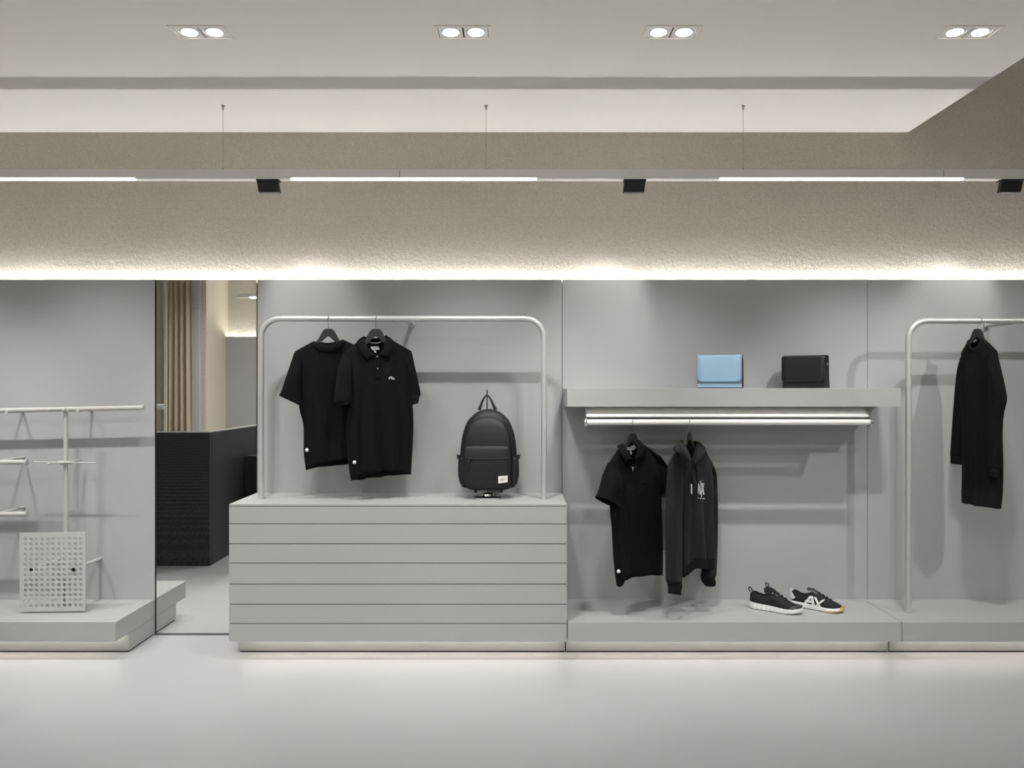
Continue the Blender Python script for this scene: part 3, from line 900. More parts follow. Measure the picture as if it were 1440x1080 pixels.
# --- polo on the counter rail
pl = Plane((P(529, 470, 4.242).x, RY-0.006, 1.70), 24)
po = thing('polo_shirt', pl.w(0, -0.66), 'black polo shirt with small pale reptile emblem, on the rail over the drawer counter', 'polo shirt', 'hanging black polo shirts')
polo = Shirt(po, pl,
    L=[(488.5, 530), (489.5, 571), (487.3, 604), (490.5, 654), (494.2, 675.8)],
    R=[(577.5, 530), (579, 560), (580.8, 582), (580.6, 612), (577.6, 667.5)],
    tipsL=(483, 496), neckL=(511, 475), neckF=[(515, 490), (530, 499.5), (541, 489)], neckB=[(519, 481), (528, 483), (536, 481)],
    neckR=(543, 473.5), tipR=(578, 494),
    hemF=[(507.5, 670), (532.5, 663.5), (541, 661.5), (561, 665)], hemB=[(508, 674.5), (530, 671.5), (556, 668.5)],
    depth=0.042, m=PIQUE, folds=0.008)
sleeve(po, pl, [(482, 497, 494, 508, 0.004, 0.014), (476, 518, 492, 524, 0.010, 0.045), (472, 542, 492, 546, 0.014, 0.05), (469.6, 562, 492.8, 559.5, 0.016, 0.052), (470.6, 564, 492, 566, 0.016, 0.05)], PIQUE, seed=5)
sl = sleeve(po, pl, [(471, 562, 492, 561, 0.016, 0.05), (477, 569, 488, 568.5, 0.016, 0.047)], RIB, name='sleeve_cuff', seed=6)
sleeve(po, pl, [(566, 505, 578.5, 495, 0, 0.014), (573, 528, 585, 526, -0.004, 0.042), (576, 552, 590, 550, -0.006, 0.046), (577, 559, 590, 556, -0.006, 0.046)], PIQUE, seed=7)
sleeve(po, pl, [(576.5, 558, 590, 555, -0.006, 0.046), (579, 569, 586.5, 566.5, -0.008, 0.042)], RIB, name='sleeve_cuff', seed=8)
collar(po, pl, [((529.5, 499.5, 0.050), (515, 504.5, 0.056)), ((519, 491, 0.046), (507.5, 494, 0.050)), ((512.5, 480, 0.024), (503, 484, 0.026)), ((511, 473.5, 0.0), (503, 480, 0.0)),
    ((518, 475, -0.042), (516, 480, -0.055)), ((528, 476, -0.05), (528, 482, -0.064)), ((537, 475, -0.042), (540, 479, -0.055)),
    ((543, 472, 0.0), (553.5, 480, 0.0)), ((542, 480, 0.026), (553, 487, 0.028)), ((538, 491, 0.044), (551, 494, 0.048)), ((531, 499.5, 0.050), (548, 502, 0.054))], PIQUE)
strip_on(polo, [(526.6, 500.5), (534, 500.5), (534.6, 532), (527.2, 532)], 'placket', PIQUE, po, 0.0015, 0.002)
button(polo, 530, 501.3, 0.0042, INK, 'button', po, 0.007)
button(polo, 530.6, 518.2, 0.0042, INK, 'button', po, 0.007)
# woven neck label inside the back of the neck
def inner_label(pl, pts, off, name, root, m=WOVEN):
    return MB().prism([pl.at(x, y, off) for x, y in pts], pl.n*0.0015).build(name, m, root)
nl = inner_label(pl, [(520.8, 487.8), (532.3, 487), (534, 491.8), (523.6, 492.2)], -0.030, 'neck_label', po)
inner_label(pl, [(524.5, 489.0), (531, 488.6), (531.4, 489.4), (524.8, 489.9)], -0.0282, 'label_lettering', nl, INK)
inner_label(pl, [(525.3, 493), (528, 492.8), (529.3, 495.8), (526.8, 495.9)], -0.029, 'size_label', po)
# small pale reptile emblem: body with raised tail, open jaw, legs
em = [(547.2, 533.6), (546.8, 531.6), (547.8, 530.2), (549.3, 529.3), (550.6, 529.2), (551.6, 530.0), (552.4, 531.2), (553.4, 531.6), (555, 530.9), (554.2, 532.0), (555, 533.9), (553.6, 533.8), (553.0, 533.0), (552.2, 533.6), (551.2, 533.9), (550.6, 533.2), (549.6, 532.2), (548.6, 532.0), (548.3, 533.2)]
cx_, cy_ = 551, 531.6
e = MB(); e.poly([polo.on(cx_+(x-cx_)*1.05, cy_+(y-cy_)*1.05, 0.0035) for x, y in em])
e.build('chest_emblem', EMBL, po, solid=0.001)
MB().disc(polo.on(549.3, 530.9, 0.005), pl.n, 0.0022, 0.001, 10).build('emblem_eye', PIQUE, po)
sec_tag(polo, 498.5, 650.2, po)
hanger(pl, 528.5, 464.5, railpt(0, 1.757), 'black hanger with steel hook holding the polo with the pale emblem')

# --- polo under the wall shelf
BY = -0.292
pl = Plane((P(887, 620, CAMY*-1+BY).x, BY, 1.1), 38)
p2 = thing('polo_shirt', pl.w(0, -0.62), 'black polo shirt with open placket hanging left of the hoodie under the wall shelf', 'polo shirt', 'hanging black polo shirts')
pol2 = Shirt(p2, pl,
    L=[(862, 690), (859.5, 716), (862, 745), (864.5, 790), (868.5, 824)],
    R=[(931, 680), (929, 700), (930, 725), (931, 770), (930.5, 808)],
    tipsL=(857, 650), neckL=(872, 628), neckF=[(874, 643), (881, 656), (889.5, 668), (892.5, 656), (896, 642)], neckB=[(882, 632), (889, 633), (894, 629)],
    neckR=(899, 621), tipR=(927, 641),
    hemF=[(872.5, 826), (876.5, 824), (878.5, 812), (884, 810.2), (893, 810.5), (905, 809), (918, 808.6)], hemB=[(876, 818), (893, 813), (914, 809)],
    depth=0.045, m=PIQUE, folds=0.009)
sleeve(p2, pl, [(856, 651, 868, 660, 0.0, 0.014), (851, 668, 868, 680, 0.006, 0.05), (845, 688, 867, 702, 0.008, 0.054), (841, 698.5, 866, 714, 0.008, 0.054)], PIQUE, cuff=0.10, cuff_m=RIB, seed=9)
sleeve(p2, pl, [(916, 652, 928, 641, 0, 0.014), (924, 664, 936, 658, 0, 0.04), (929, 686, 941, 677, 0, 0.042), (929.5, 697, 937, 694, 0, 0.038)], PIQUE, cuff=0.12, cuff_m=RIB, seed=10)
collar(p2, pl, [((889, 646, 0.052), (879.5, 649, 0.060)), ((884, 638, 0.048), (874, 640, 0.054)), ((879, 628, 0.026), (870.5, 632, 0.028)), ((876.5, 624, 0.0), (868.5, 627, 0.0)),
    ((882, 625, -0.045), (879, 629, -0.056)), ((888, 622, -0.05), (888, 627, -0.062)), ((893, 619, -0.044), (894, 624, -0.056)),
    ((897.5, 618, 0.0), (905, 626, 0.0)), ((898, 626, 0.028), (907.5, 634, 0.030)), ((896, 636, 0.044), (905, 641, 0.048)), ((892, 646, 0.052), (900, 643, 0.056))], PIQUE)
strip_on(pol2, [(889.5, 664), (892, 655), (894, 655), (893, 690), (890.5, 690)], 'placket', PIQUE, p2, 0.002, 0.002)
inner_label(pl, [(881.5, 631), (889.5, 629.8), (892.5, 632.4), (883.5, 633.4)], -0.030, 'neck_label', p2)
inner_label(pl, [(885.5, 634.2), (888, 634), (888.5, 638.8), (886.5, 639)], -0.026, 'size_label', p2)
strip_on(pol2, [(888.6, 656.5), (890.6, 656.3), (891.4, 665.5), (889.8, 665.8)], 'hang_tag', WOVEN, p2, 0.003)
strip_on(pol2, [(904.5, 677.2), (908.8, 676.5), (909, 677.7), (904.7, 678.4)], 'chest_emblem', FLEECE, p2, 0.002)
sec_tag(pol2, 870, 803.5, p2)
hanger(pl, 888, 611.5, (0, BY, 1.209), 'black hanger with steel hook holding the polo under the wall shelf', span=0.10)

# --- hoodie under the wall shelf
pl = Plane((P(967, 620, 4.5+BY).x, BY, 1.1), 50)
hd = thing('hooded_sweatshirt', pl.w(0, -0.64), 'dark charcoal hoodie with white letter print hanging under the wall shelf', 'hoodie')
hood = Shirt(hd, pl,
    L=[(951, 680), (954, 720), (955, 760), (956.5, 798), (957.5, 812)],
    R=[(998, 690), (997.5, 730), (997.5, 770), (997.3, 790), (996, 800)],
    tipsL=(948, 643), neckL=(958, 626), neckF=[(966, 642), (973, 650), (979, 640)], neckB=[(964, 628), (970, 628), (976, 625)],
    neckR=(984, 622), tipR=(997, 644),
    hemF=[(966, 810.5), (973.5, 806), (976.5, 797.5), (986, 799)], hemB=[(968, 803), (980, 800), (988, 799)],
    depth=0.062, m=FLEECE, folds=0.013)
hood.hem_band('waistband', RIB, k0=NV-3, grow=0.004)
sleeve(hd, pl, [(949, 637, 954, 641, 0.004, 0.012), (945.3, 647, 953.5, 653, 0.004, 0.026), (943, 657, 953.5, 664, 0.004, 0.032), (940.5, 690, 953.5, 700, 0.004, 0.034), (938, 730, 954, 735, 0.004, 0.033), (938.2, 780, 954.5, 785, 0.004, 0.031), (939, 817, 955, 819, 0.004, 0.028)], FLEECE, seed=11)
sleeve(hd, pl, [(938.9, 817, 955, 818.5, 0.004, 0.0275), (940.6, 823, 954.6, 824, 0.004, 0.024), (941, 834.5, 954.3, 836.5, 0.004, 0.022)], RIB, name='sleeve_cuff', seed=12)
sleeve(hd, pl, [(988, 652, 997.5, 643, -0.006, 0.014), (993, 668, 1001, 659, -0.008, 0.045), (996, 700, 1002.5, 690, -0.01, 0.045), (996.5, 750, 1004, 740, -0.01, 0.04), (993, 790, 1004.3, 790, -0.006, 0.036), (990.6, 812, 1003.5, 809, -0.004, 0.034)], FLEECE, seed=13)
sleeve(hd, pl, [(990.4, 811, 1003.4, 808, -0.004, 0.033), (992, 818, 1002.6, 816, -0.004, 0.03), (996, 824.5, 1002.3, 823, -0.004, 0.028)], RIB, name='sleeve_cuff', seed=14)
# hood: thick rolled cloth lying open round the neck
secs = [((972.5, 650, 0.066), (969, 652, 0.078)), ((969, 639, 0.070), (962.5, 643, 0.092)), ((963, 628, 0.05), (953.5, 635.5, 0.080)), ((957, 621.5, 0.01), (947, 631, 0.03)),
        ((963, 620.5, -0.05), (958, 626, -0.085)), ((971, 621.5, -0.06), (971, 630, -0.10)), ((979, 622.5, -0.05), (983, 628, -0.08)),
        ((981, 623.5, 0.0), (990, 630, 0.0)), ((979, 632, 0.035), (990.5, 636.5, 0.05)), ((976.5, 641, 0.056), (984.5, 646, 0.072)), ((973.8, 649, 0.066), (976, 653, 0.072))]
ho = collar(hd, pl, secs, FLEECE, name='hood', solid=0.012)
A = smooth_line([pl.at(fx, fy, fo+0.004) for (fx, fy, fo), _ in secs], 0)
MB().tube(A, 0.007, 10).build('hood_edge', RIB, ho, smooth='all')
for (pts) in ([(971.6, 648), (971.9, 662), (972.2, 680)], [(974.5, 650), (979.5, 662), (980.5, 684), (980.8, 700)]):
    q = [hood.on(x, y, 0.005) for x, y in pts]
    dc = MB().tube(smooth_line(q, 0), 0.0028, 8).build('drawcord', RIB, hd, smooth=True)
    if len(pts) == 3:
        MB().tube([hood.on(972.2, 681, 0.006), hood.on(972.6, 694.6, 0.006)], 0.0036, 10).build('cord_tip', WHITE, dc, smooth=True)
# white print: A, bar, X and the line of small type below
def stroke(x0, y0, x1, y1, w0, w1, name='print_stroke'):
    q = [(x0-w0/2, y0), (x0+w0/2, y0), (x1+w1/2, y1), (x1-w1/2, y1)]
    return q
pr = MB()
def add_strokes(sh, lst, mb, extra=0.004):
    for q in lst:
        n = 5
        for k in range(n):
            a = [Vector(q[0]).lerp(Vector(q[3]), k/n), Vector(q[1]).lerp(Vector(q[2]), k/n), Vector(q[1]).lerp(Vector(q[2]), (k+1)/n), Vector(q[0]).lerp(Vector(q[3]), (k+1)/n)]
            mb.poly([sh.on(p[0], p[1], extra) for p in a])
add_strokes(hood, [stroke(982.5, 680, 981.5, 695.2, 0.6, 0.8), stroke(982.6, 680, 985.0, 695.2, 0.5, 1.5), stroke(981.5, 689, 984, 689.3, 0.4, 0.4)], pr)
pr.build('letter_print', WHITE, hd, solid=0.0008)
pr = MB(); add_strokes(hood, [stroke(985.3, 675.8, 986.4, 699, 0.7, 0.7)], pr); pr.build('bar_print', WHITE, hd, solid=0.0008)
pr = MB(); add_strokes(hood, [stroke(987.4, 679.2, 989.6, 695.6, 1.3, 1.9), stroke(990.2, 679.5, 986.2, 695.4, 0.6, 0.5), stroke(986.6, 679.4, 990.6, 679.6, 0.4, 0.4), stroke(987.0, 695.4, 990.9, 695.8, 0.5, 0.5)], pr); pr.build('letter_print', WHITE, hd, solid=0.0008)
pr = MB(); add_strokes(hood, [[(981.3, 700.1), (982.4, 700.2), (982.4, 701.1), (981.3, 701)], [(984, 700.1), (986, 700.3), (986, 701.2), (984, 701)], [(987, 700.3), (988.4, 700.5), (988.4, 701.6), (987, 701.4)], [(988.9, 700.6), (991, 700.9), (991, 701.9), (988.9, 701.6)]], pr); pr.build('small_type', WHITE, hd, solid=0.0008)
hanger(pl, 967.5, 609, (0, BY, 1.209), 'black hanger with steel hook holding the charcoal hoodie', span=0.092, us=0.8)

# --- sweatshirt on the right rail
pl = Plane((P(1381, 480, 4.242).x, RY, 1.65), -52)
sw = thing('sweatshirt', pl.w(0, -0.9), 'long black crew-neck sweatshirt hanging sideways on the right clothes rail', 'sweatshirt')
swt = Shirt(sw, pl,
    L=[(1351, 560), (1352, 610), (1353.5, 652), (1353.3, 690), (1353.8, 706.5)],
    R=[(1404, 560), (1408, 600), (1409.5, 650), (1409, 690), (1406.5, 715.5)],
    tipsL=(1352, 496), neckL=(1361.5, 479), neckF=[(1364, 488), (1369.5, 490.5), (1376, 486)], neckB=[(1366, 477), (1371, 475.5), (1376, 474)],
    neckR=(1382.5, 474.5), tipR=(1402.5, 494),
    hemF=[(1366, 709), (1380, 712), (1394, 714)], hemB=[(1366, 703), (1382, 705), (1400, 706)],
    depth=0.055, m=CLOTH, folds=0.009, neck_off=0.035)
swt.hem_band('waistband', RIB, k0=NV-3, grow=0.004)
neckband(swt, 'neckband', RIB, [(1364, 488), (1369.5, 490.5), (1376, 486)], [(1366, 477), (1371, 475.5), (1376, 474)], (1361.5, 479), (1382.5, 474.5), 0.018, 0.035)
sleeve(sw, pl, [(1352, 497, 1362, 503, -0.01, 0.012), (1347, 520, 1357, 526, -0.014, 0.04), (1341, 575, 1356, 580, -0.016, 0.045), (1337, 620, 1355, 624, -0.016, 0.04), (1336, 640, 1354, 642, -0.014, 0.034)], CLOTH, seed=15)
sleeve(sw, pl, [(1336, 639, 1354, 641, -0.014, 0.034), (1336.6, 652, 1353.4, 653.5, -0.014, 0.03)], RIB, name='sleeve_cuff', seed=16)
sleeve(sw, pl, [(1388, 500, 1403, 494, 0.008, 0.012), (1397, 520, 1408.5, 516, 0.040, 0.05), (1398, 545, 1415.5, 545, 0.040, 0.055), (1397, 562, 1418.5, 562, 0.040, 0.052), (1396, 590, 1413.5, 588, 0.040, 0.048), (1395, 630, 1412, 632, 0.040, 0.042), (1395, 656, 1410.5, 658, 0.040, 0.036)], CLOTH, seed=17)
sleeve(sw, pl, [(1395, 655, 1410.5, 657, 0.040, 0.036), (1396, 659, 1409, 661, 0.040, 0.032), (1397.5, 668.5, 1408, 670.5, 0.040, 0.028)], RIB, name='sleeve_cuff', seed=18)
inner_label(pl, [(1368.3, 480.5), (1372.6, 476.8), (1374.2, 478.6), (1369.4, 481.6)], -0.02, 'neck_label', sw)
hanger(pl, 1374.5, 464.5, (0, RY, 1.746), 'black hanger with steel hook holding the long sweatshirt', span=0.092, us=0.68)

# ------------------------------------------------------------------ backpack on its stand
bc = P(686, 700, 4.32)
BX, BYY = bc.x, -0.185
st = thing('backpack_stand', (BX, BYY, 0.80), 'round chrome stand with a thin rod holding up the black backpack', 'display stand')
mb = MB().tube([(BX, BYY, 0.8005), (BX, BYY, 0.806), (BX, BYY, 0.810)], [0.088, 0.088, 0.080], 32)
mb.build('base_plate', CHROME, st, smooth=True)
MB().tube([(BX, BYY, 0.81), (BX, BYY, 0.822), (BX, BYY, 0.826)], [0.034, 0.030, 0.018], 24).build('hub', CHROME, st, smooth=True)
rt = P(685, 548, 4.42)
MB().tube([(BX, BYY, 0.82), (BX-0.002, -0.09, 0.86), (rt.x, -0.085, 1.20), rt], 0.0035, 8).build('rod', BLACKM, st, smooth=True)
bp = thing('backpack', (BX, BYY, 0.83), 'black nylon backpack with white brand patch, propped on a chrome stand on the counter', 'backpack')
dB = 4.30
def bz(y): return P(0, y, dB).z
def bxx(x): return P(x, 0, dB).x
# half-width by height, from the outline
outl = [(689.5, 26, 0.055), (686, 33, 0.066), (676, 38.5, 0.073), (660, 40.5, 0.076), (640, 40.5, 0.076), (620, 38.7, 0.074), (606, 35.6, 0.070), (594, 30.5, 0.062), (585, 24, 0.052), (579, 16, 0.040), (576.5, 9, 0.026), (575.3, 3, 0.012)]
cxm = 687.0
def ring_rr(cx, cy, hw, hd, z, n=36, ex=3.2, lean=0):
    r = []
    for k in range(n):
        a = 2*pi*k/n; ca, sa = math.cos(a), math.sin(a)
        r.append(Vector((cx+math.copysign(abs(ca)**(2/ex), ca)*hw, cy+math.copysign(abs(sa)**(2/ex), sa)*hd+lean, z)))
    return r
MB().loft([ring_rr(bxx(cxm), BYY, hw_*dB/F, t_, bz(y_)) for y_, hw_, t_ in outl]).build('main_body', NYLON, bp, smooth='all', subsurf=1)
# front panel: slightly raised, framed by the zip arch
def front_y(y_):
    for (a, b) in zip(outl, outl[1:]):
        if b[0] <= y_ <= a[0]:
            t = (a[0]-y_)/(a[0]-b[0]); return a[2]+(b[2]-a[2])*t
    return outl[0][2]
fp_ = [(684, 29, 0.02), (676, 33, 0.024), (655, 34, 0.026), (630, 33.5, 0.026), (612, 31.5, 0.024), (600, 27, 0.020), (592, 20, 0.014), (588, 12, 0.009), (586.5, 4, 0.004)]
MB().loft([ring_rr(bxx(cxm-1), BYY-front_y(y_)*0.86, hw_*dB/F, t_, bz(y_), ex=3.0) for y_, hw_, t_ in fp_]).build('front_panel', NYLON, bp, smooth='all', subsurf=1)
fk = [(684, 27, 0.012), (678, 31, 0.024), (662, 33, 0.030), (645, 33, 0.030), (632, 32.5, 0.026), (627, 30.5, 0.020), (624.8, 28, 0.012)]
pk = MB().loft([ring_rr(bxx(cxm-1.5), BYY-0.076-0.012, hw_*dB/F, t_, bz(y_), ex=3.6) for y_, hw_, t_ in fk]).build('front_pocket', NYLON, bp, smooth='all', subsurf=1)
yp = BYY-0.088-0.030
# pocket zip
MB().tube([Vector((bxx(656), yp+0.006, bz(641))), Vector((bxx(664), yp-0.0005, bz(642.6))), Vector((bxx(690), yp-0.001, bz(643.3))), Vector((bxx(716), yp+0.005, bz(642.3)))], 0.0028, 8).build('zip', NYLON2, pk, smooth=True)
pu = MB().tube([Vector((bxx(661.5), yp-0.002, bz(643))), Vector((bxx(661), yp-0.007, bz(648))), Vector((bxx(661.5), yp-0.006, bz(652)))], [0.004, 0.0055, 0.0045], 8).build('zip_pull', BLACKP, pk, smooth=True)
MB().tube([Vector((bxx(659), yp-0.003, bz(653))), Vector((bxx(658), yp-0.005, bz(663)))], 0.003, 8).build('zip_cord', BLACKP, pk, smooth=True)
# zip arches on the body
for (sc, dy, rr, m_) in ((0.90, 0.004, 0.0036, NYLON2), (1.0, -0.03, 0.003, NYLON2)):
    pts = []
    prof2 = [(640, 39.5), (620, 37.8), (606, 34.8), (594, 29.8), (587, 23.5), (582.5, 15), (581, 7)]
    for y_, hw_ in prof2: pts.append(Vector((bxx(cxm-hw_*sc*0.97), BYY-front_y(y_)*0.80+dy*-1, bz(y_+ (4 if sc < 1 else -1)))))
    for y_, hw_ in prof2[::-1]: pts.append(Vector((bxx(cxm+hw_*sc*0.97), BYY-front_y(y_)*0.80+dy*-1, bz(y_+ (4 if sc < 1 else -1)))))
    MB().tube(smooth_line(pts, 0), rr, 8).build('zip_arch', m_, bp, smooth=True)
# side pockets with buckles
for s in (-1, 1):
    sp = [(687, 4, 0.030), (676, 6.8, 0.050), (660, 7.2, 0.055), (645, 6.6, 0.055), (639, 5.6, 0.052)]
    q = MB().loft([ring_rr(bxx(cxm+s*(36 if y_ < 680 else 32)), BYY-0.008, hw_*dB/F, t_, bz(y_), ex=2.6) for y_, hw_, t_ in sp]).build('side_pocket', NYLON2, bp, smooth='all', subsurf=1)
    MB().tube([Vector((bxx(cxm+s*36), BYY-0.062, bz(640))), Vector((bxx(cxm+s*43.5), BYY-0.03, bz(640.5))), Vector((bxx(cxm+s*44.5), BYY+0.02, bz(640)))], 0.0032, 8).build('pocket_hem', NYLON, q, smooth=True)
    MB().box(bxx(cxm+s*40.5)-0.014, bxx(cxm+s*40.5)+0.014, BYY-0.038, BYY-0.026, bz(645), bz(639), 0.002).build('strap_buckle', BLACKP, bp)
    # shoulder strap behind, its lower end showing beneath
    xs_ = bxx(cxm+s*18)
    MB().tube([Vector((xs_*0.6+bxx(cxm)*0.4, BYY+0.066, bz(590))), Vector((xs_, BYY+0.096, bz(620))), Vector((xs_, BYY+0.098, bz(660))), Vector((bxx(cxm+s*19), BYY+0.05, bz(689))), Vector((bxx(cxm+s*18), BYY-0.005, bz(691.5)))], [0.010, 0.016, 0.014, 0.009, 0.008], 10).build('shoulder_strap', NYLON2, bp, smooth=True)
# grab handle
hp = [(673.5, 577), (676, 569.5), (680, 560.5), (684.5, 556), (689, 560.5), (693.5, 569.5), (697, 577)]
hpts = smooth_line([Vector((bxx(x), BYY+0.02, bz(y))) for x, y in hp], 0)
nh = len(hpts)
MB().tube(hpts, [0.0048+0.0055*abs(2*i/(nh-1)-1)**2 for i in range(nh)], 10).build('grab_handle', NYLON2, bp, smooth=True)
# white patch
pt = MB().prism([Vector((bxx(x), yp-0.0012-0.0, bz(y))) for x, y in ((701.1, 666.8), (714, 665.8), (714, 674.9), (701.3, 676.6))], (0, -0.0015, 0)).build('brand_patch', WOVEN, bp)
for (xa, xb, ya, yb, h) in ((704, 711, 670.6, 669.9, 1.0), (704, 708.5, 672.4, 672.0, 0.6)):
    MB().poly([Vector((bxx(xa), yp-0.0032, bz(ya))), Vector((bxx(xb), yp-0.0032, bz(yb))), Vector((bxx(xb), yp-0.0032, bz(yb+h))), Vector((bxx(xa), yp-0.0032, bz(ya+h)))]) if False else None
    MB().prism([Vector((bxx(xa), yp-0.0026, bz(ya))), Vector((bxx(xb), yp-0.0026, bz(yb))), Vector((bxx(xb), yp-0.0026, bz(yb+h))), Vector((bxx(xa), yp-0.0026, bz(ya+h)))], (0, -0.0006, 0)).build('patch_lettering', INK, pt)

# ------------------------------------------------------------------ handbags on the shelf
def handbag(X1, d1, yaw, W, H, D, m, edge, label, ring=False):
    a = math.radians(yaw)
    # right front bottom corner at (X1, d1); u runs left->right along the front, n points to the front
    u = Vector((math.cos(a), -math.sin(a), 0)); n = Vector((-math.sin(a), -math.cos(a), 0)); z = Vector((0, 0, 1))
    c = Vector((X1, CAMY+d1, CAMZ))-u*W/2
    def w_(x, dd, zz): return c+u*x+n*dd+z*(zz+0.0008)
    t = thing('handbag', c-n*D/2, label, 'handbag', 'small flap handbags on the wall shelf')
    def ring_(zz, hw, d0, d1_, r=0.006):
        pts = []
        for sx, sy in ((1, 1), (-1, 1), (-1, -1), (1, -1)):
            pass
        return [w_(-hw, d1_, zz), w_(hw, d1_, zz), w_(hw, d0, zz), w_(-hw, d0, zz)]
    body = [(0.0, W/2-0.004, -D, -0.004), (0.004, W/2-0.001, -D, -0.002), (H*0.5, W/2-0.003, -D*0.90, -0.006), (H*0.93, W/2-0.006, -D*0.74, -0.010), (H*0.96, W/2-0.008, -D*0.70, -0.014)]
    MB().loft([ring_(*b) for b in body]).build('body', m, t)
    # flap: over the top and down the front, rounded lower corners
    fl = [(-D*0.80, H*0.55), (-D*0.79, H*0.90), (-D*0.72, H*0.975), (-D*0.55, H), (-D*0.25, H), (-0.012, H*0.99), (0.001, H*0.955), (0.004, H*0.90), (0.0055, H*0.6), (0.006, H*0.30)]
    rows_ = []
    for dd, zz in fl:
        rows_.append([w_(-W/2+W*k/10, dd, zz) for k in range(11)])
    for dz_, ins in ((0.010, 0.002), (0.016, 0.007), (0.019, 0.014)):
        rows_.append([w_(-W/2+ins+(W-2*ins)*k/10, 0.0062-0.001*math.sin(pi*k/10), H*0.30-dz_) for k in range(11)])
    f = MB().loft(rows_, closed=False).build('flap', m, t, smooth=True, solid=0.0035)
    # edge paint round the flap and at the bag's foot
    ed = [r[-1] for r in rows_[4:]]+rows_[-1][::-1][1:]+[r[0] for r in rows_[4:][::-1]][1:]
    MB().tube(ed, 0.0014, 6).build('edge_paint', edge, f, smooth=True)
    MB().box(0, 0.001, 0, 0.001, 0, 0.001) if False else None
    MB().loft([[w_(-W/2+0.002, -0.001, 0), w_(W/2-0.002, -0.001, 0), w_(W/2-0.002, -D, 0), w_(-W/2+0.002, -D, 0)], [w_(-W/2+0.001, 0.0005, 0.004), w_(W/2-0.001, 0.0005, 0.004), w_(W/2-0.001, -D-0.001, 0.004), w_(-W/2+0.001, -D-0.001, 0.004)]]).build('base_piping', edge, t)
    # gussets: folded sides
    for s in (-1, 1):
        g = []
        for zz, k in ((0.006, 1.0), (H*0.5, 0.9), (H*0.90, 0.72)):
            xx = s*(W/2-0.002)
            g.append([w_(xx, -0.006, zz), w_(xx+s*0.004, -D*0.30*k, zz), w_(xx-s*0.006, -D*0.5*k, zz), w_(xx+s*0.004, -D*0.72*k, zz), w_(xx, -D*k+0.004, zz)])
        MB().loft(g, closed=False).build('gusset', edge, t, solid=0.002)
    if ring:
        q = w_(W/2+0.006, -D*0.30, H*0.74)
        MB().tube(arc(q, 0.0085, 0, 2*pi*15/16, 15, n, z), 0.0018, 8, close=True).build('strap_ring', CHROME, t, smooth=True)
        MB().box(q.x-0.003, q.x+0.003, q.y-0.006, q.y+0.006, q.z+0.004, q.z+0.018, 0.001).build('ring_tab', m, t)
    return t
handbag(1.212, 4.245, 22, 0.2335, 0.178, 0.085, BLUEL, BLUED, 'light blue flap handbag with dark edges standing on the wall shelf')
handbag(1.6526, 4.245, 38, 0.228, 0.176, 0.09, BLACKL, BLACKL, 'black leather flap handbag with a metal strap ring, on the wall shelf', ring=True)

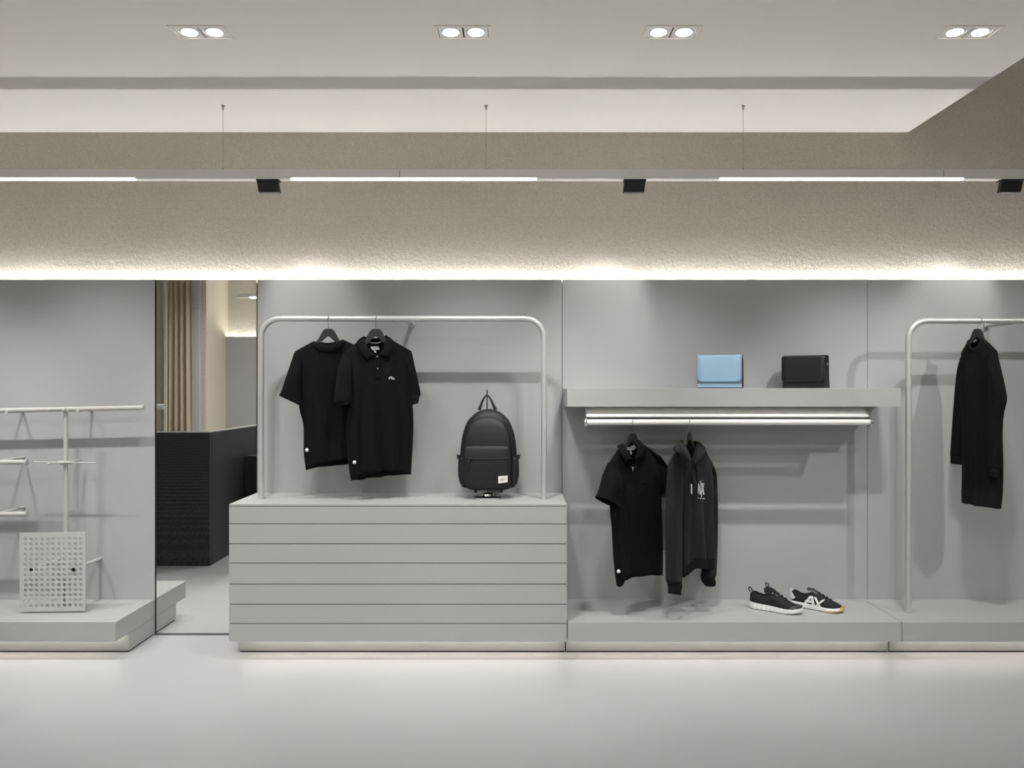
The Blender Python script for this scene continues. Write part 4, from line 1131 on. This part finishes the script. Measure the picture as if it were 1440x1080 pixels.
# ------------------------------------------------------------------ sneakers
def shoe(name, origin, yaw, L, label, kind):
    """origin: heel-bottom middle; toe points along yaw"""
    a = math.radians(yaw)
    ux = Vector((math.cos(a), math.sin(a), 0)); uy = Vector((-math.sin(a), math.cos(a), 0)); uz = Vector((0, 0, 1))
    o = Vector(origin)
    def w_(x, y, z): return o+ux*x+uy*y+uz*z
    t = thing(name, o+ux*L/2, label, 'shoe', 'single sneakers on the platform')
    k = L/0.28
    # outline half widths along the length
    hw = [(0.0, 0.012), (0.008, 0.024), (0.03, 0.033), (0.07, 0.034), (0.11, 0.034), (0.16, 0.041), (0.20, 0.045), (0.235, 0.042), (0.26, 0.031), (0.272, 0.019), (0.28, 0.006)]
    def HWf(x):
        for (x0, w0), (x1, w1) in zip(hw, hw[1:]):
            if x0 <= x <= x1: return w0+(w1-w0)*(x-x0)/(x1-x0)
        return hw[-1][1]
    toe = lambda x: 0.014*max(0, (x-0.19)/0.09)**1.7+0.006*max(0, (0.03-x)/0.03)**1.5     # spring of the sole
    xsn = [0, 0.004, 0.012]+[0.02+0.008*i for i in range(31)]+[0.268, 0.275, 0.28]
    xsn = sorted(set(round(v, 4) for v in xsn))
    th = (lambda x: 0.036-0.010*min(1, max(0, (x-0.02)/0.2))) if kind == 1 else (lambda x: 0.030-0.010*min(1, max(0, (x-0.05)/0.2)))
    rings = []
    for i, x in enumerate(xsn):
        h = HWf(x); rib = (0.006 if i % 3 == 0 else 0) if kind == 1 else 0
        zb_ = toe(x); zt_ = toe(x)*0.8+th(x)
        rings.append([w_(x*k, -h-0.003+rib*0.4, zb_+0.003), w_(x*k, -h-0.006+rib, zb_+(zt_-zb_)*0.45), w_(x*k, -h-0.002, zt_), w_(x*k, h+0.002, zt_), w_(x*k, h+0.006-rib, zb_+(zt_-zb_)*0.45), w_(x*k, h+0.003-rib*0.4, zb_+0.003), w_(x*k, h*0.7, zb_), w_(x*k, -h*0.7, zb_)])
    MB().loft(rings).build('midsole', SOLE, t, smooth=True)
    if kind == 2:
        rr = []
        for x in [0.20, 0.22, 0.24, 0.255, 0.265, 0.271, 0.275, 0.281, 0.2835]:
            h = HWf(min(x, 0.28)); zb_ = toe(x)
            top = 0.004 if x < 0.270 else 0.022
            rr.append([w_(x*k, -h-0.0045, zb_-0.001), w_(x*k, -h-0.0045, zb_+top), w_(x*k, h+0.0045, zb_+top), w_(x*k, h+0.0045, zb_-0.001)])
        MB().loft(rr).build('outsole', GUM, t)
    # upper: open loft with an ankle opening; rows across, columns along
    if kind == 1:
        top = [(0.004, 0.085), (0.02, 0.088), (0.045, 0.080), (0.07, 0.074), (0.10, 0.088), (0.115, 0.103), (0.13, 0.102), (0.16, 0.086), (0.19, 0.068), (0.22, 0.053), (0.25, 0.044), (0.268, 0.034), (0.276, 0.026)]
    else:
        top = [(0.004, 0.084), (0.02, 0.080), (0.045, 0.068), (0.07, 0.066), (0.095, 0.076), (0.115, 0.090), (0.13, 0.092), (0.16, 0.080), (0.19, 0.065), (0.22, 0.052), (0.25, 0.042), (0.268, 0.032), (0.276, 0.024)]
    open_end = 0.105
    def TOP(x):
        for (x0, w0), (x1, w1) in zip(top, top[1:]):
            if x0 <= x <= x1: return w0+(w1-w0)*(x-x0)/(x1-x0)
        return top[-1][1]
    rows_ = []
    xsu = [0.003, 0.008, 0.015, 0.025, 0.035, 0.045, 0.055, 0.065, 0.075, 0.085, 0.095, 0.105, 0.112, 0.12, 0.13, 0.145, 0.16, 0.175, 0.19, 0.205, 0.22, 0.235, 0.25, 0.26, 0.268, 0.273, 0.276]
    for x in xsu:
        h = HWf(x)+0.0005; b = toe(x)*0.8+th(x)-0.003; T = max(TOP(x), b+0.004); H = T-b
        op_ = x < open_end
        sec = []
        if op_:
            ci = min(1.0, (x-0.003)/0.012)  # heel closes
            hh = h*0.86
            ptsR = [(h, b), (h*1.03, b+H*0.35), (h*0.95, b+H*0.7), (hh*0.86, T), (hh*0.80-0.003, T-0.001), (hh*0.72*ci, b+H*0.55+ (1-ci)*H*0.4), (0.35*h*ci, b+0.012+(1-ci)*H*0.8)]
        else:
            ptsR = [(h, b), (h*1.02, b+H*0.35), (h*0.92, b+H*0.62), (h*0.74, b+H*0.83), (h*0.52, b+H*0.94), (h*0.28, b+H*0.99), (h*0.1, T)]
        sec = [(-p, q) for p, q in ptsR]+[(p, q) for p, q in ptsR[::-1]]
        rows_.append([w_(x*k, p, q) for p, q in sec])
    up = MB().loft(rows_, closed=False)
    up.build('upper', SHOEK, t, smooth=True)
    # toe cap
    if kind == 1:
        tc_ = []
        for x in (0.222, 0.235, 0.25, 0.262, 0.270, 0.276, 0.279):
            h = HWf(x)+0.002; b = toe(x)*0.8+th(x)-0.001
            hh = 0.014 if x < 0.26 else 0.012
            tc_.append([w_(x*k, -h, b), w_(x*k, -h*0.98, b+hh*0.6), w_(x*k, -h*0.86, b+hh*1.0), w_(x*k, 0, b+(hh*1.0 if x < 0.262 else hh*0.9)), w_(x*k, h*0.86, b+hh*1.0), w_(x*k, h*0.98, b+hh*0.6), w_(x*k, h, b)])
        MB().loft(tc_).build('toe_guard', SHOEL, t, smooth=True)
    # tongue
    tg = []
    tz = 0.125 if kind == 1 else 0.108
    dz_ = 0.012 if kind == 1 else 0.0
    for x, z, hh in ((0.150, 0.086+dz_*0.3, 0.018), (0.13, 0.097+dz_, 0.022), (0.115, 0.105+dz_, 0.024), (0.100, tz-0.006, 0.023), (0.090, tz, 0.017)):
        tg.append([w_(x*k, -hh, z-0.008), w_(x*k+0.003, -hh*0.6, z), w_(x*k+0.004, 0, z+0.003), w_(x*k+0.003, hh*0.6, z), w_(x*k, hh, z-0.008), w_(x*k-0.006, 0, z-0.006)] if kind == 2 else [w_(x*k-0.008, -hh, z-0.028), w_(x*k+0.003, -hh*0.6, z), w_(x*k+0.004, 0, z+0.003), w_(x*k+0.003, hh*0.6, z), w_(x*k-0.008, hh, z-0.028), w_(x*k-0.014, 0, z-0.014)])
    MB().loft(tg).build('tongue', SHOEL if kind == 2 else SHOEK, t, smooth=True)
    # laces
    for i in range(4 if kind == 1 else 5):
        x = 0.125+0.02*i; z = TOP(x)+0.003
        hh = 0.020
        MB().tube([w_(x*k, -hh, z-0.010), w_(x*k+0.003, -hh*0.4, z+0.001), w_(x*k+0.006, hh*0.4, z+0.001), w_(x*k+0.009, hh, z-0.010)], 0.0026, 8).build('lace', SHOEL if kind == 2 else BLACKP, t, smooth=True)
    if kind == 1:
        for nm, x, z in (('heel_loop', 0.004, 0.092), ('tongue_loop', 0.096, 0.126)):
            lp_ = [w_(x*k-0.001, 0, z-0.008), w_(x*k-0.010, 0, z+0.004), w_(x*k-0.010, 0, z+0.014), w_(x*k-0.002, 0, z+0.016), w_(x*k+0.006, 0, z+0.004), w_(x*k+0.008, 0, z-0.006)]
            MB().tube(smooth_line(lp_, 0), 0.0032, 8).build(nm, BLACKP, t, smooth=True)
        for i in range(4):
            x = 0.13+0.02*i
            MB().disc(w_(x*k, -0.021, TOP(x)-0.006), uy+uz*-0.8, 0.003, 0.003, 10).build('eyelet', CHROME, t)
    else:
        # letters A and X on the near side, raised leather
        def side(x, z):
            b = toe(x)*0.8+th(x)-0.003; H = TOP(x)-b; f = (z-b)/H
            h = HWf(x)
            prof3 = [(-0.2, 1.06), (0.0, 1.03), (0.35, 1.05), (0.62, 0.95), (0.83, 0.77), (0.94, 0.55)]
            for (f0, p0), (f1, p1) in zip(prof3, prof3[1:]):
                if f0 <= f <= f1: return h*(p0+(p1-p0)*(f-f0)/(f1-f0))
            return h*(1.06 if f < 0 else 0.5)
        def bar_(mb, x0, z0, x1, z1, wd0, wd1, n=6):
            rr = []
            for i in range(n+1):
                q = i/n; x = x0+(x1-x0)*q; z = z0+(z1-z0)*q; wd = wd0+(wd1-wd0)*q
                rr.append([w_((x-wd/2)*k, -side(x-wd/2, z)-0.0006, z), w_((x-wd/2)*k, -side(x-wd/2, z)-0.003, z), w_((x+wd/2)*k, -side(x+wd/2, z)-0.003, z), w_((x+wd/2)*k, -side(x+wd/2, z)-0.0006, z)])
            mb.loft(rr)
        bot, topr = [], []
        for x, sg, z0_, z1_ in ((0.034, -1, 0.050, 0.052), (0.026, -1, 0.042, 0.060), (0.016, -1, 0.040, 0.074), (0.008, -1, 0.042, 0.083), (0.0, -1, 0.046, 0.086), (-0.004, 0, 0.048, 0.087),
                                (0.0, 1, 0.046, 0.086), (0.008, 1, 0.042, 0.083), (0.016, 1, 0.040, 0.074), (0.026, 1, 0.042, 0.060), (0.034, 1, 0.050, 0.052)):
            h = HWf(max(0, x))*1.05+0.003
            bot.append(w_(x*k-0.001, sg*h, z0_)); topr.append(w_(x*k-0.001, sg*h*0.97, z1_))
        MB().loft([bot, topr], closed=False).build('heel_counter', WHITE, t, solid=0.002)
        A_ = MB()
        bar_(A_, 0.083, 0.022, 0.119, 0.072, 0.014, 0.013)
        bar_(A_, 0.136, 0.020, 0.123, 0.072, 0.018, 0.014)
        bar_(A_, 0.108, 0.036, 0.108, 0.047, 0.044, 0.034, 3)
        A_.build('letter_a', WHITE, t)
        X_ = MB()
        bar_(X_, 0.141, 0.069, 0.174, 0.018, 0.012, 0.013)
        bar_(X_, 0.144, 0.020, 0.186, 0.062, 0.011, 0.012)
        X_.build('letter_x', WHITE, t)
        ms = MB(); bar_(ms, 0.128, 0.016, 0.128, 0.024, 0.11, 0.10, 3)
        ms.build('side_overlay', WHITE, t)
    return t

h1 = P(1057, 856, 4.33); 
shoe('sneaker', (1.285, CAMY+4.345, 0.2008), -33, 0.275, 'black sneaker with ribbed thick white sole on the platform', 1)
shoe('sneaker', (1.527, CAMY+4.395, 0.2008), -38, 0.275, 'black sneaker with white letters on its side and a gum toe, on the platform', 2)
